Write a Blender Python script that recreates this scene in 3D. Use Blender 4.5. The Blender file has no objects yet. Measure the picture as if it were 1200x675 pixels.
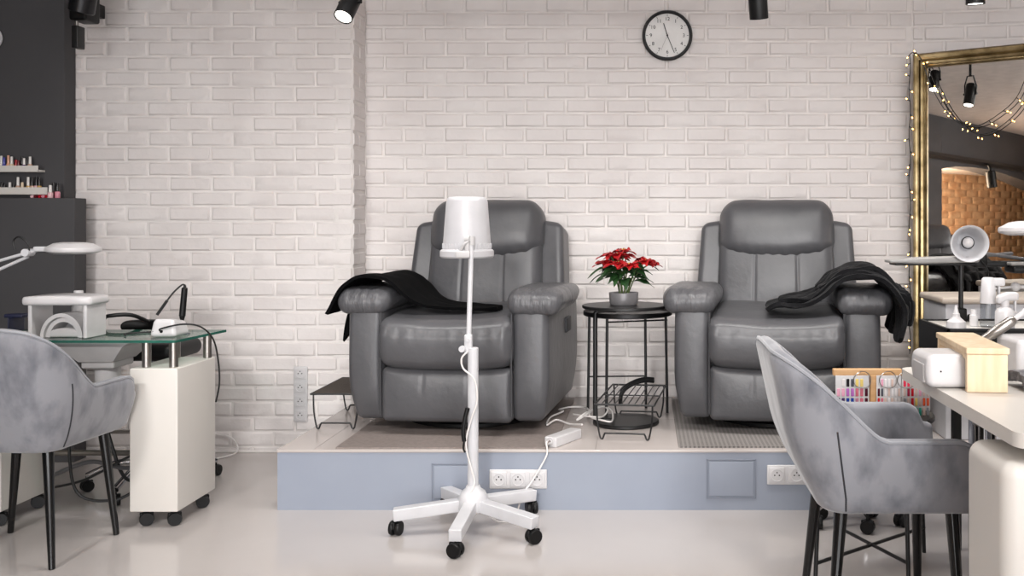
import bpy, math, random
from mathutils import Vector, Matrix, noise
random.seed(7)
PI = math.pi
SC = bpy.context.scene
COL = SC.collection

# ---------------------------------------------------------------- camera data
F, VX, VY, HC = 1100.0, 755.0, 262.0, 1.17     # focal length (px of 1200), vanishing point, eye height
def P(px, py, Y):
    return Vector(((px-VX)/F*Y, Y, HC-(py-VY)/F*Y))
def PX(px, Y): return (px-VX)/F*Y
def PZ(py, Y): return HC-(py-VY)/F*Y

# ---------------------------------------------------------------- mesh builder
def rotm(rx=0, ry=0, rz=0):
    return Matrix.Rotation(rz,4,'Z') @ Matrix.Rotation(ry,4,'Y') @ Matrix.Rotation(rx,4,'X')
def TR(x,y,z): return Matrix.Translation((x,y,z))
def align(d):
    return Vector(d).to_track_quat('Z','Y').to_matrix().to_4x4()
def catmull(pts, n=6, closed=False):
    pts=[Vector(p) for p in pts]; out=[]; L=len(pts)
    rng = range(L) if closed else range(L-1)
    for i in rng:
        if closed: a,b,c,d=pts[(i-1)%L],pts[i],pts[(i+1)%L],pts[(i+2)%L]
        else: a,b,c,d=pts[max(i-1,0)],pts[i],pts[i+1],pts[min(i+2,L-1)]
        for j in range(n):
            t=j/n
            out.append(.5*((2*b)+(c-a)*t+(2*a-5*b+4*c-d)*t*t+(3*b-a-3*c+d)*t**3))
    if not closed: out.append(pts[-1])
    return out
class MB:
    def __init__(s): s.v=[]; s.f=[]; s.mi=[]
    def add(s, V, Fc, M=None, mi=0):
        o=len(s.v)
        for p in V:
            p=Vector(p); s.v.append(M@p if M is not None else p)
        for f in Fc: s.f.append([i+o for i in f]); s.mi.append(mi)
        return s
    def rbox(s, c, size, r=.005, n=(1,1,1), k=3, fn=None, M=None, mi=0):
        h=[size[0]/2,size[1]/2,size[2]/2]; r=min(r,min(h)*.999)
        ax=[]
        for a in range(3):
            inn=h[a]-r; L=[]
            for j in range(k,0,-1): L.append(-inn-r*math.tan(j/k*PI/4))
            for j in range(n[a]+1): L.append(-inn+2*inn*j/n[a])
            for j in range(1,k+1): L.append(inn+r*math.tan(j/k*PI/4))
            ax.append(L)
        idx={}; V=[]; Fc=[]
        def vid(p):
            key=(round(p[0],6),round(p[1],6),round(p[2],6))
            if key in idx: return idx[key]
            q=[max(-(h[a]-r),min(h[a]-r,p[a])) for a in range(3)]
            d=Vector((p[0]-q[0],p[1]-q[1],p[2]-q[2]))
            if d.length>1e-9: d=d.normalized()*r
            w=Vector(q)+d
            if fn: w=Vector(fn(w,Vector((w.x/h[0],w.y/h[1],w.z/h[2]))))
            V.append(w+Vector(c)); idx[key]=len(V)-1
            return idx[key]
        for a in range(3):
            b,cx=(a+1)%3,(a+2)%3
            for sg in (-1,1):
                for i in range(len(ax[b])-1):
                    for j in range(len(ax[cx])-1):
                        q=[]
                        for (ii,jj) in ((i,j),(i+1,j),(i+1,j+1),(i,j+1)):
                            p=[0,0,0]; p[a]=sg*h[a]; p[b]=ax[b][ii]; p[cx]=ax[cx][jj]; q.append(vid(p))
                        if sg<0: q=q[::-1]
                        Fc.append(q)
        return s.add(V,Fc,M,mi)
    def box(s,x0,x1,y0,y1,z0,z1,r=.003,M=None,mi=0,k=2):
        return s.rbox(((x0+x1)/2,(y0+y1)/2,(z0+z1)/2),(abs(x1-x0),abs(y1-y0),abs(z1-z0)),r,(1,1,1),k,None,M,mi)
    def lathe(s, prof, seg=32, M=None, mi=0, cap=True):
        V=[];Fc=[];n=len(prof)
        for (r,z) in prof:
            for k in range(seg):
                a=2*PI*k/seg; V.append((r*math.cos(a),r*math.sin(a),z))
        for i in range(n-1):
            for k in range(seg):
                k2=(k+1)%seg
                Fc.append([i*seg+k,i*seg+k2,(i+1)*seg+k2,(i+1)*seg+k])
        if cap:
            if prof[0][0]>1e-6: Fc.append([k for k in range(seg)][::-1])
            if prof[-1][0]>1e-6: Fc.append([(n-1)*seg+k for k in range(seg)])
        return s.add(V,Fc,M,mi)
    def cyl(s,a,b,r,r2=None,seg=20,mi=0,bev=.0):
        a=Vector(a);b=Vector(b);L=(b-a).length; r2=r if r2 is None else r2
        M=Matrix.Translation(a)@align(b-a)
        if bev: pr=[(max(r-bev,1e-5),0),(r,bev),(r2,L-bev),(max(r2-bev,1e-5),L)]
        else: pr=[(r,0),(r2,L)]
        return s.lathe(pr,seg,M,mi)
    def tube(s, pts, r, seg=8, closed=False, smooth=0, mi=0, radii=None):
        if smooth: pts=catmull(pts,smooth,closed)
        pts=[Vector(p) for p in pts]; n=len(pts)
        V=[];Fc=[]; up=None
        for i,p in enumerate(pts):
            if closed: t=pts[(i+1)%n]-pts[(i-1)%n]
            else: t=pts[min(i+1,n-1)]-pts[max(i-1,0)]
            if t.length<1e-9: t=Vector((0,0,1))
            t.normalize()
            if up is None:
                up=Vector((0,0,1)) if abs(t.z)<.9 else Vector((1,0,0))
            sd=t.cross(up)
            if sd.length<1e-6: sd=t.orthogonal()
            sd.normalize(); up=sd.cross(t).normalized()
            rr=radii[min(int(i*len(radii)/n),len(radii)-1)] if radii else r
            for k in range(seg):
                a=2*PI*k/seg; V.append(p+(sd*math.cos(a)+up*math.sin(a))*rr)
        m=n if closed else n-1
        for i in range(m):
            for k in range(seg):
                k2=(k+1)%seg; j=(i+1)%n
                Fc.append([i*seg+k,i*seg+k2,j*seg+k2,j*seg+k])
        if not closed:
            Fc.append([k for k in range(seg)][::-1]); Fc.append([(n-1)*seg+k for k in range(seg)])
        return s.add(V,Fc,None,mi)
    def prism(s, poly, z0, z1, M=None, mi=0, mi_side=None):
        n=len(poly)
        V=[(x,y,z0) for x,y in poly]+[(x,y,z1) for x,y in poly]
        s.add(V,[list(range(n))[::-1],[n+i for i in range(n)]],M,mi)
        s.add(V,[[i,(i+1)%n,n+(i+1)%n,n+i] for i in range(n)],M,mi if mi_side is None else mi_side)
        return s
    def sheet(s, fn, nu, nv, th, mi=0, M=None):
        G=[[Vector(fn(i/nu,j/nv)) for j in range(nv+1)] for i in range(nu+1)]
        def nrm(i,j):
            a=G[min(i+1,nu)][j]-G[max(i-1,0)][j]; b=G[i][min(j+1,nv)]-G[i][max(j-1,0)]
            c=a.cross(b); return c.normalized() if c.length>1e-12 else Vector((0,0,1))
        V=[];N=(nu+1)*(nv+1)
        for sg in (.5,-.5):
            for i in range(nu+1):
                for j in range(nv+1): V.append(G[i][j]+nrm(i,j)*th*sg)
        id=lambda i,j:i*(nv+1)+j
        Fc=[]
        for i in range(nu):
            for j in range(nv):
                q=[id(i,j),id(i+1,j),id(i+1,j+1),id(i,j+1)]
                Fc.append(q); Fc.append([x+N for x in q[::-1]])
        ring=[(i,0) for i in range(nu)]+[(nu,j) for j in range(nv)]+[(i,nv) for i in range(nu,0,-1)]+[(0,j) for j in range(nv,0,-1)]
        R=[id(*x) for x in ring]
        for a in range(len(R)):
            b=(a+1)%len(R); Fc.append([R[b],R[a],R[a]+N,R[b]+N])
        return s.add(V,Fc,M,mi)
    def sphere(s,c,r,seg=16,sc=(1,1,1),mi=0,M=None):
        pr=[(max(r*math.sin(PI*i/(seg//2)),1e-5),-r*math.cos(PI*i/(seg//2))) for i in range(seg//2+1)]
        Q=Matrix.Translation(c)@Matrix.Diagonal((sc[0],sc[1],sc[2],1))
        return s.lathe(pr,seg,Q if M is None else M@Q,mi,cap=False)
    def build(s,name,mats,parent=None,world=False,angle=38,flat=False):
        me=bpy.data.meshes.new(name)
        V=s.v
        if world and parent is not None:
            inv=parent.matrix_basis.inverted(); V=[inv@p for p in V]
        me.from_pydata([tuple(p) for p in V],[],s.f)
        if not isinstance(mats,(list,tuple)): mats=[mats]
        for m in mats: me.materials.append(m)
        for p,i in zip(me.polygons,s.mi): p.material_index=i
        me.validate(); 
        import bmesh as _b
        bm=_b.new(); bm.from_mesh(me); _b.ops.recalc_face_normals(bm,faces=bm.faces); bm.to_mesh(me); bm.free()
        if not flat:
            for p in me.polygons: p.use_smooth=True
            me.set_sharp_from_angle(angle=math.radians(angle))
        me.update()
        o=bpy.data.objects.new(name,me); COL.objects.link(o)
        if parent is not None: o.parent=parent
        return o
def tag(o,label=None,cat=None,group=None,kind=None):
    if label: o['label']=label
    if cat: o['category']=cat
    if group: o['group']=group
    if kind: o['kind']=kind
    return o
def thing(name,label,cat,loc=(0,0,0),rz=0,group=None):
    o=bpy.data.objects.new(name,None); COL.objects.link(o)
    o.empty_display_size=.05
    o.location=loc; o.rotation_euler=(0,0,rz)
    o.matrix_basis=Matrix.Translation(loc)@Matrix.Rotation(rz,4,'Z')
    return tag(o,label,cat,group)
def struct(name,mb,m,flat=False):
    return tag(mb.build(name,m,flat=flat),kind='structure')
def copy_tree(o,parent=None):
    c=o.copy(); COL.objects.link(c)
    if parent is not None: c.parent=parent
    for ch in list(o.children): copy_tree(ch,c)
    return c

# ---------------------------------------------------------------- materials
def lin(c):
    o=[]
    for x in c[:3]:
        x/=255.0; o.append(x/12.92 if x<=.04045 else ((x+.055)/1.055)**2.4)
    return (o[0],o[1],o[2],1)
def mat(name,col,rough=.5,metal=0,col2=None,nscale=8,ndetail=4,bump=0,bscale=60,bdist=.002,spec=.5,emit=0,sheen=0,coat=0,trans=0,alpha=1,contrast=(.35,.65),aniso=None):
    m=bpy.data.materials.new(name); m.use_nodes=True
    nt=m.node_tree; b=nt.nodes['Principled BSDF']
    b.inputs['Base Color'].default_value=lin(col); b.inputs['Roughness'].default_value=rough
    b.inputs['Metallic'].default_value=metal; b.inputs['Specular IOR Level'].default_value=spec
    if emit:
        b.inputs['Emission Color'].default_value=lin(col); b.inputs['Emission Strength'].default_value=emit
    if sheen:
        b.inputs['Sheen Weight'].default_value=sheen; b.inputs['Sheen Roughness'].default_value=.4
    if coat: b.inputs['Coat Weight'].default_value=coat; b.inputs['Coat Roughness'].default_value=.08
    if trans: b.inputs['Transmission Weight'].default_value=trans
    if alpha<1: b.inputs['Alpha'].default_value=alpha
    tc=nt.nodes.new('ShaderNodeTexCoord')
    src=tc.outputs['Object']
    if aniso:
        mp=nt.nodes.new('ShaderNodeMapping'); mp.inputs['Scale'].default_value=aniso
        nt.links.new(src,mp.inputs['Vector']); src=mp.outputs['Vector']
    if col2 is None: col2=tuple(max(0,x*.94) for x in col)
    n=nt.nodes.new('ShaderNodeTexNoise'); n.inputs['Scale'].default_value=nscale; n.inputs['Detail'].default_value=ndetail
    nt.links.new(src,n.inputs['Vector'])
    mr=nt.nodes.new('ShaderNodeMapRange'); mr.inputs['From Min'].default_value=contrast[0]; mr.inputs['From Max'].default_value=contrast[1]
    nt.links.new(n.outputs['Fac'],mr.inputs['Value'])
    mx=nt.nodes.new('ShaderNodeMix'); mx.data_type='RGBA'
    mx.inputs[6].default_value=lin(col); mx.inputs[7].default_value=lin(col2)
    nt.links.new(mr.outputs['Result'],mx.inputs[0]); nt.links.new(mx.outputs[2],b.inputs['Base Color'])
    if bump:
        n2=nt.nodes.new('ShaderNodeTexNoise'); n2.inputs['Scale'].default_value=bscale; n2.inputs['Detail'].default_value=5
        nt.links.new(src,n2.inputs['Vector'])
        bp=nt.nodes.new('ShaderNodeBump'); bp.inputs['Strength'].default_value=bump; bp.inputs['Distance'].default_value=bdist
        nt.links.new(n2.outputs['Fac'],bp.inputs['Height']); nt.links.new(bp.outputs['Normal'],b.inputs['Normal'])
    return m
M={}
M['brick']=mat('white_painted_brick',(224,219,217),.62,col2=(216,210,208),nscale=3,bump=.55,bscale=38,bdist=.004)
M['brick_joint']=mat('white_painted_mortar',(229,224,221),.7,bump=.5,bscale=90,bdist=.002)
M['floor']=mat('grey_epoxy_floor',(186,180,177),.16,col2=(180,174,171),nscale=1.2,bump=.02,bscale=4,bdist=.01,coat=.3)
M['plat_front']=mat('blue_grey_paint',(143,150,163),.5,col2=(136,143,157),nscale=2)
M['plat_top']=mat('grey_beige_platform_tile',(186,178,174),.2,col2=(178,170,166),nscale=1.5)
M['grout']=mat('tile_grout',(140,133,130),.7)
M['dark_wall']=mat('charcoal_wall_paint',(70,69,71),.75,col2=(66,65,67),nscale=2,bump=.1,bscale=120,bdist=.001)
M['ceil']=mat('white_ceiling',(214,208,204),.8)
M['room_wall']=mat('white_room_wall',(214,208,204),.8)
M['leather']=mat('grey_leather',(82,82,85),.38,col2=(74,74,77),nscale=5,bump=.35,bscale=22,bdist=.006,spec=.5)
M['leather_seam']=mat('dark_grey_stitching',(58,58,61),.6)
M['black_plastic']=mat('black_plastic',(11,11,12),.45,spec=.3)
M['black_metal']=mat('black_powder_coat',(18,18,19),.42)
M['black_gloss']=mat('black_gloss_metal',(12,12,13),.18)
M['black_cloth']=mat('black_fleece',(9,9,10),1,col2=(6,6,7),nscale=12,spec=.1,bump=.3,bscale=120,bdist=.002)
M['knit']=mat('charcoal_knit',(27,27,29),1,col2=(18,18,20),nscale=14,spec=.15,sheen=.05,bump=.7,bscale=90,bdist=.006)
M['white_plastic']=mat('white_plastic',(208,206,207),.32)
M['white_metal']=mat('white_painted_metal',(204,204,207),.3)
M['white_lam']=mat('white_laminate',(212,208,202),.4,col2=(208,204,198),nscale=2)
M['hood_white']=mat('hood_white_plastic',(184,183,186),.35)
M['socket_recess']=mat('socket_recess',(158,158,162),.5)
M['bar_grey']=mat('brushed_grey_bar',(138,136,134),.4)
M['chrome']=mat('chrome',(205,205,208),.12,1)
M['steel']=mat('brushed_steel',(170,165,160),.3,1)
M['gold']=mat('aged_gold_leaf',(166,148,112),.34,1,col2=(112,96,66),nscale=14,bump=.2,bscale=40,bdist=.002)
M['gold_dark']=mat('dark_gold_leaf',(110,88,52),.4,1)
M['velvet']=mat('grey_velvet',(138,139,145),.85,col2=(96,98,106),nscale=15,ndetail=5,sheen=.45,contrast=(.44,.74),aniso=(1,1,.5),bump=.12,bscale=14,bdist=.004)
M['velvet_pipe']=mat('grey_velvet_piping',(150,152,158),.8,sheen=.4)
M['velvet_seam']=mat('dark_seam',(48,49,54),.9)
M['mat_brown']=mat('taupe_mat',(134,124,119),.75,col2=(124,114,110),nscale=60,bump=.4,bscale=200,bdist=.002)
M['wood']=mat('pale_pine',(224,202,172),.5,col2=(212,186,152),nscale=7,aniso=(6,6,.8))
M['wood_bar']=mat('beech_bar',(206,164,118),.5,col2=(192,148,100),nscale=9,aniso=(.6,6,6))
M['red']=mat('red_bract',(176,14,22),.5,col2=(130,6,14),nscale=30)
M['leaf']=mat('green_leaf',(38,74,34),.45,col2=(22,48,22),nscale=25)
M['stem']=mat('green_stem',(86,104,54),.6)
M['soil']=mat('dark_soil',(40,32,26),.95)
M['pot']=mat('silver_black_pot',(165,163,165),.35,.4,col2=(120,118,120),nscale=5)
M['cord_white']=mat('white_cord',(226,222,220),.5)
M['cord_black']=mat('black_cord',(20,20,21),.5)
M['grey_plastic']=mat('light_grey_plastic',(190,188,188),.4)
M['paper']=mat('clock_face_white',(232,231,229),.6)
M['ink']=mat('black_ink',(22,22,24),.6)
M['pink']=mat('pink_label',(216,70,120),.5)
M['beige']=mat('beige_pad',(186,174,162),.6)
M['grey_panel']=mat('light_grey_panel',(196,196,200),.5)
M['tube_grey']=mat('grey_hose',(110,110,112),.35,.6)
M['brick_orange']=mat('bare_orange_brick',(214,178,142),.8,col2=(194,150,112),nscale=6,bump=.4,bscale=30)
M['navy']=mat('navy_plastic',(26,30,58),.5)
M['towel']=mat('grey_towel',(140,138,140),.95,col2=(104,102,106),nscale=60,bump=.8,bscale=150,bdist=.004)
M['hatch_line']=mat('hatch_gap',(128,134,147),.7)
M['leather_pad']=mat('gathered_grey_leather',(86,86,89),.36,col2=(76,76,79),nscale=5,bump=.75,bscale=26,bdist=.009,aniso=(2.2,.7,.7))
def emat(name,col,st):
    m=bpy.data.materials.new(name); m.use_nodes=True; nt=m.node_tree
    b=nt.nodes['Principled BSDF']; b.inputs['Base Color'].default_value=lin(col)
    b.inputs['Emission Color'].default_value=lin(col); b.inputs['Emission Strength'].default_value=st
    return m
M['lamp_glow']=emat('spot_lens_glow',(255,248,238),6)
M['fairy']=emat('fairy_bulb_glow',(255,190,100),12)
M['bulb']=emat('bulb_glow',(255,250,245),.6)
def glassmat(name,tint,fac=.08,rough=.0):
    m=bpy.data.materials.new(name); m.use_nodes=True; nt=m.node_tree; nt.nodes.clear()
    o=nt.nodes.new('ShaderNodeOutputMaterial'); t=nt.nodes.new('ShaderNodeBsdfTransparent'); g=nt.nodes.new('ShaderNodeBsdfGlossy')
    t.inputs['Color'].default_value=lin(tint); g.inputs['Roughness'].default_value=.02
    lw=nt.nodes.new('ShaderNodeLayerWeight'); pw=nt.nodes.new('ShaderNodeMath'); pw.operation='POWER'; pw.inputs[1].default_value=4.5; nt.links.new(lw.outputs['Facing'],pw.inputs[0]); fr=nt.nodes.new('ShaderNodeMath'); fr.operation='MULTIPLY_ADD'; fr.inputs[1].default_value=.75; fr.inputs[2].default_value=.035; nt.links.new(pw.outputs[0],fr.inputs[0])
    mx=nt.nodes.new('ShaderNodeMixShader')
    nt.links.new(fr.outputs[0],mx.inputs[0]); nt.links.new(t.outputs[0],mx.inputs[1]); nt.links.new(g.outputs[0],mx.inputs[2]); nt.links.new(mx.outputs[0],o.inputs[0])
    return m
M['glass']=glassmat('clear_green_glass',(226,240,234))
M['glass_edge']=mat('green_glass_edge',(52,112,98),.15,col2=(40,92,80),trans=.25)
M['clear']=glassmat('clear_plastic',(222,225,228))
def mirrormat():
    m=mat('mirror_silver',(236,234,230),.01,1); return m
M['mirror']=mirrormat()
# perforated grey rubber grid mat
def gridmat():
    m=mat('grey_grid_mat',(128,126,126),.8); nt=m.node_tree; b=nt.nodes['Principled BSDF']
    tc=nt.nodes.new('ShaderNodeTexCoord'); br=nt.nodes.new('ShaderNodeTexBrick'); br.offset=0
    mp=nt.nodes.new('ShaderNodeMapping'); nt.links.new(tc.outputs['Object'],mp.inputs['Vector']); nt.links.new(mp.outputs['Vector'],br.inputs['Vector'])
    br.inputs['Scale'].default_value=1; br.inputs['Brick Width'].default_value=.018; br.inputs['Row Height'].default_value=.018; br.inputs['Mortar Size'].default_value=.0045
    br.inputs['Color1'].default_value=lin((96,92,90)); br.inputs['Color2'].default_value=lin((102,98,96)); br.inputs['Mortar'].default_value=lin((140,135,132))
    nt.links.new(br.outputs['Color'],b.inputs['Base Color']); return m
M['grid_mat']=gridmat()
WIN_E=140; TOP_FILL_E=16; SPOT_W=22; FILL_W=300; EXPO=0.07
# ================================================================ SETTING
Y_L, Y_R, Y_PF = 4.803, 5.013, 3.833     # brick wall left part, brick wall right part, platform front
X_JOG = -1.492
H_P = .247
Z_C = 2.62
def brick_wall(name, u0,u1,z0,z1, uj, zj, M, depth=.12, pitch=.0768, bl=.2153, mats=None, seed=0):
    """wall in local (u, d, z): faces -d. uj = a perpend joint of the course just below the bed joint zj"""
    mb=MB(); rnd=random.Random(seed)
    mb.add([(u0,0.004,z0),(u1,0.004,z0),(u1,0.004,z1),(u0,0.004,z1),(u0,depth,z0),(u1,depth,z0),(u1,depth,z1),(u0,depth,z1)],
           [[0,1,2,3],[4,7,6,5],[0,4,5,1],[3,2,6,7],[0,3,7,4],[1,5,6,2]],M,1)
    r0=int(math.floor((z0-zj)/pitch)); r1=int(math.ceil((z1-zj)/pitch))
    for r in range(r0,r1):
        a=max(zj+r*pitch,z0); b=min(zj+(r+1)*pitch,z1)
        if b-a<.02: continue
        off=0 if (r%2)==1 else bl/2          # r=-1 is the course below zj
        k0=int(math.floor((u0-uj-off)/bl))-1; k1=int(math.ceil((u1-uj-off)/bl))+1
        rowj=rnd.uniform(-.006,.006)
        for k in range(k0,k1):
            ja=rnd.uniform(-.008,.008)
            c=max(uj+off+k*bl+rowj,u0); d=min(uj+off+(k+1)*bl+rowj,u1)
            if d-c<.03: continue
            g=.0036; A=[c+g+rnd.uniform(0,.003),d-g-rnd.uniform(0,.003)]; B=[a+g+rnd.uniform(-.001,.002),b-g+rnd.uniform(-.002,.001)]
            nx,nz=7,4; V=[];Fc=[]; pr=rnd.uniform(.0025,.0065); tl=rnd.uniform(-.003,.003); sd=rnd.uniform(0,99)
            for j in range(nz+1):
                for i in range(nx+1):
                    e=[0,.07,.25,.5,.5,.75,.93,1][i] if False else i/nx
                    if i==1: e=.035
                    if i==nx-1: e=.965
                    w=j/nz
                    if j==1: w=.12
                    if j==nz-1: w=.88
                    edge=(i in(0,nx)) or (j in (0,nz))
                    u=A[0]+(A[1]-A[0])*e; z=B[0]+(B[1]-B[0])*w
                    q=noise.noise(Vector((u*14+sd,z*30,sd)))
                    if edge:
                        u+=.0025*noise.noise(Vector((u*40,z*40,sd)))*(1 if i in(0,nx) else 0); z+=.0025*noise.noise(Vector((u*40,z*40,sd+5)))
                        V.append((u,.0038,z))
                    else: V.append((u,-pr-.0022*q+tl*(e-.5),z))
            for j in range(nz):
                for i in range(nx):
                    p=j*(nx+1)+i; Fc.append([p,p+1,p+nx+2,p+nx+1])
            mb.add(V,Fc,M,0)
    return struct(name,mb,mats or [M_['brick'],M_['brick_joint']])
M_=M
I4=Matrix.Identity(4)
# left brick face, nearer
brick_wall('wall_back_left',-3.6,X_JOG,0,Z_C,PX(124.4,Y_L),PZ(83.6,Y_L),TR(0,Y_L,0),depth=.5,seed=1)
# its return, facing right
brick_wall('wall_back_return',0,.21,0,Z_C,.1,PZ(83.6,Y_L),TR(X_JOG,Y_L,0)@rotm(rz=PI/2),depth=.1,seed=2)
XE=1.43
brick_wall('wall_back',X_JOG,XE,0,Z_C,.335,PZ(31.5,Y_R),TR(0,Y_R,0),seed=3)
# slightly turned part behind the mirror
brick_wall('wall_back_right',0,2.2,0,Z_C,.06,PZ(31.5,Y_R),TR(XE,Y_R,0)@rotm(rz=-math.radians(8)),seed=4)
# floor, ceiling
struct('floor',MB().add([(-12,-9,0),(4.2,-9,0),(4.2,5.6,0),(-12,5.6,0),(-12,-9,-.1),(4.2,-9,-.1),(4.2,5.6,-.1),(-12,5.6,-.1)],
    [[0,1,2,3],[4,7,6,5],[0,4,5,1],[1,5,6,2],[2,6,7,3],[3,7,4,0]]),M['floor'],True)
struct('ceiling',MB().add([(-12,-9,Z_C),(4.2,-9,Z_C),(4.2,5.6,Z_C),(-12,5.6,Z_C),(-12,-9,Z_C+.1),(4.2,-9,Z_C+.1),(4.2,5.6,Z_C+.1),(-12,5.6,Z_C+.1)],
    [[3,2,1,0],[4,5,6,7],[0,1,5,4],[1,2,6,5],[2,3,7,6],[3,0,4,7]]),M['ceil'],True)
struct('wall_right',MB().box(3.5,3.6,-3.0,5.4,0,Z_C,0.001),M['room_wall'])
struct('wall_far_left',MB().box(-12,-11.9,-9,5.6,0,Z_C,.001),M['room_wall']); struct('wall_far_back',MB().box(-12,4.2,-9,-8.9,0,Z_C,.001),M['room_wall']); struct('wall_far_side',MB().box(-2.7,-2.6,-9,-4.6,0,Z_C,.001),M['room_wall'])
# front wall with two big shop windows (behind the camera)
fw=MB(); YF=-4.6
fw.box(-2.6,3.5,YF-.12,YF,0,.35,.001); fw.box(-2.6,3.5,YF-.12,YF,2.35,Z_C,.001)
for a,b in ((-2.6,-2.4),(.35,.65),(3.3,3.5)): fw.box(a,b,YF-.12,YF,.35,2.35,.001)
struct('wall_front',fw,M['room_wall'])
for i,(a,b) in enumerate(((-2.4,.35),(.65,3.3))):
    w=MB()
    for q in ((a,a+.06,.35,2.35),(b-.06,b,.35,2.35),(a,b,.35,.41),(a,b,2.29,2.35),((a+b)/2-.03,(a+b)/2+.03,.35,2.35)):
        w.box(q[0],q[1],YF-.09,YF-.03,q[2],q[3],.004)
    wo=struct('window_%d'%(i+1),w,M['white_metal'])
    g=MB().box(a+.05,b-.05,YF-.065,YF-.055,.4,2.3,.001); g.build('window_pane',M['clear'],wo)
# dark wall on the left, with the lower ledge in front of it
struct('wall_left',MB().box(-3.6,PX(88,4.79),4.7,Y_L-.006,0,Z_C,.004),M['dark_wall'])
struct('wall_left_ledge',MB().box(-3.6,PX(100,4.69),4.6,4.7,0,PZ(232,4.6),.004),M['dark_wall'])
struct('wall_left_side',MB().box(-3.7,-3.6,1.9,Y_L,0,Z_C,.001),M['dark_wall'])
# platform
XP0,XP1=-1.498,2.9
pl=MB()
pl.add([(XP0,Y_PF,0),(XP1,Y_PF,0),(XP1,5.0,0),(XP0,5.0,0),(XP0,Y_PF,H_P-.012),(XP1,Y_PF,H_P-.012),(XP1,5.0,H_P-.012),(XP0,5.0,H_P-.012)],
    [[0,1,5,4],[3,0,4,7],[1,2,6,5],[2,3,7,6],[0,3,2,1],[4,5,6,7]],None,0)
pl.box(XP0-.002,XP1,Y_PF-.004,5.0,H_P-.012,H_P,.003,mi=1)
plat=struct('floor_platform',pl,[M['plat_front'],M['plat_top']])
gr=MB()
for x in (-1.18-.17,-.2,.32,.84): gr.box(x-.0012,x+.0012,Y_PF,5.0,H_P-.002,H_P+.0004,.0002)
for y in (4.42,): gr.box(XP0,XP1,y-.0012,y+.0012,H_P-.002,H_P+.0004,.0002)
gr.build('tile_joint',M['grout'],plat)
def hatch(px0,px1,py0,py1):
    x0,x1=PX(px0,Y_PF),PX(px1,Y_PF); z0,z1=PZ(py1,Y_PF),PZ(py0,Y_PF)
    m=MB(); t=.004
    for q in ((x0,x1,z0,z0+t),(x0,x1,z1-t,z1),(x0,x0+t,z0,z1),(x1-t,x1,z0,z1)): m.box(q[0],q[1],Y_PF-.0045,Y_PF+.001,q[2],q[3],.001,mi=1)
    m.box(x0+.010,x1-.010,Y_PF-.005,Y_PF+.001,z0+.010,z1-.010,.002)
    m.build('access_panel',[M['plat_front'],M['hatch_line']],plat)
hatch(506,560,543,587); hatch(828,886,538,584)
# white skirting bead along the foot of the brick wall
struct('baseboard_back',MB().box(-2.6,XP0-.004,Y_L-.012,Y_L-.002,0,.012,.003),M['brick_joint'])

# ---- the far part of the room, seen only in the mirror
MR0=Vector((1.40,4.86,0)); TH=math.radians(33)
MT=Vector((math.cos(TH),-math.sin(TH),0)); MN=Vector((-math.sin(TH),-math.cos(TH),0))
def RF(p):
    p=Vector(p); d=(p-MR0).dot(MN); return p-2*d*MN
def RP(px,py,D): return RF(P(px,py,D))
A=RP(1070,262,12.0); B=RP(1215,262,16.0); A.z=B.z=0
dv=(B-A); L=dv.length; dv.normalize(); nv=Vector((-dv.y,dv.x,0))
if nv.dot(-A)<0: nv=-nv
Wm=Matrix(((dv.x,-nv.x,0,A.x),(dv.y,-nv.y,0,A.y),(0,0,1,0),(0,0,0,1)))
def uv(px,py):
    # intersection of a mirrored view ray with the far dark wall: (u along wall, z)
    o=RF(Vector((0,0,HC))); q=RP(px,py,5)-o
    t=(A-o).dot(nv)/q.dot(nv); h=o+q*t
    return (h-A).dot(dv),h.z
u1,_=uv(1104,250); 
top=[uv(1104,198),uv(1120,195),uv(1140,196),uv(1160,199),uv(1180,205),uv(1200,212),uv(1230,226)]
mb=MB()
mb.box(-1.6,u1,0,.35,0,Z_C,.003,M=Wm)
poly=top+[(top[-1][0],Z_C),(top[0][0],Z_C)]
Mx=Wm@Matrix(((1,0,0,0),(0,0,1,0),(0,1,0,0),(0,0,0,1)))
mb.prism(poly,0,.35,Mx)
mb.box(top[-1][0],top[-1][0]+3,0,.35,0,Z_C,.003,M=Wm)
struct('wall_far_arch',mb,M['dark_wall'])
# rail of a ceiling track along the dark beam
ra=uv(1080,180); rb=uv(1205,200)
tr=thing('track_rail','thin black track rail along the dark beam seen in the mirror','rail',(A.x,A.y,0))
m=MB(); m.tube([Wm@Vector((ra[0],-.02,ra[1])),Wm@Vector((rb[0],-.02,rb[1]))],.05,6); m.build('rail',M['black_metal'],tr,True)
lu,lz0=uv(1151,196); _,lz1=uv(1151,220)
hl=thing('track_spotlight','black track spotlight under the dark beam, seen in the mirror','spotlight',tuple(Wm@Vector((lu,-.12,lz0))),0,'black track spotlights')
m=MB(); a_=Wm@Vector((lu,-.12,lz0-.06)); b_=Wm@Vector((lu+.03,-.14,lz1)); r_=.075; m.cyl(a_,b_,r_,seg=24,bev=.008); m.build('housing',M['black_plastic'],hl,True)
m=MB(); m.tube([Wm@Vector((lu,-.02,lz0+.05)),Wm@Vector((lu,-.10,lz0+.02)),a_],.022,8,smooth=4); m.build('yoke',M['black_plastic'],hl,True)
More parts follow.
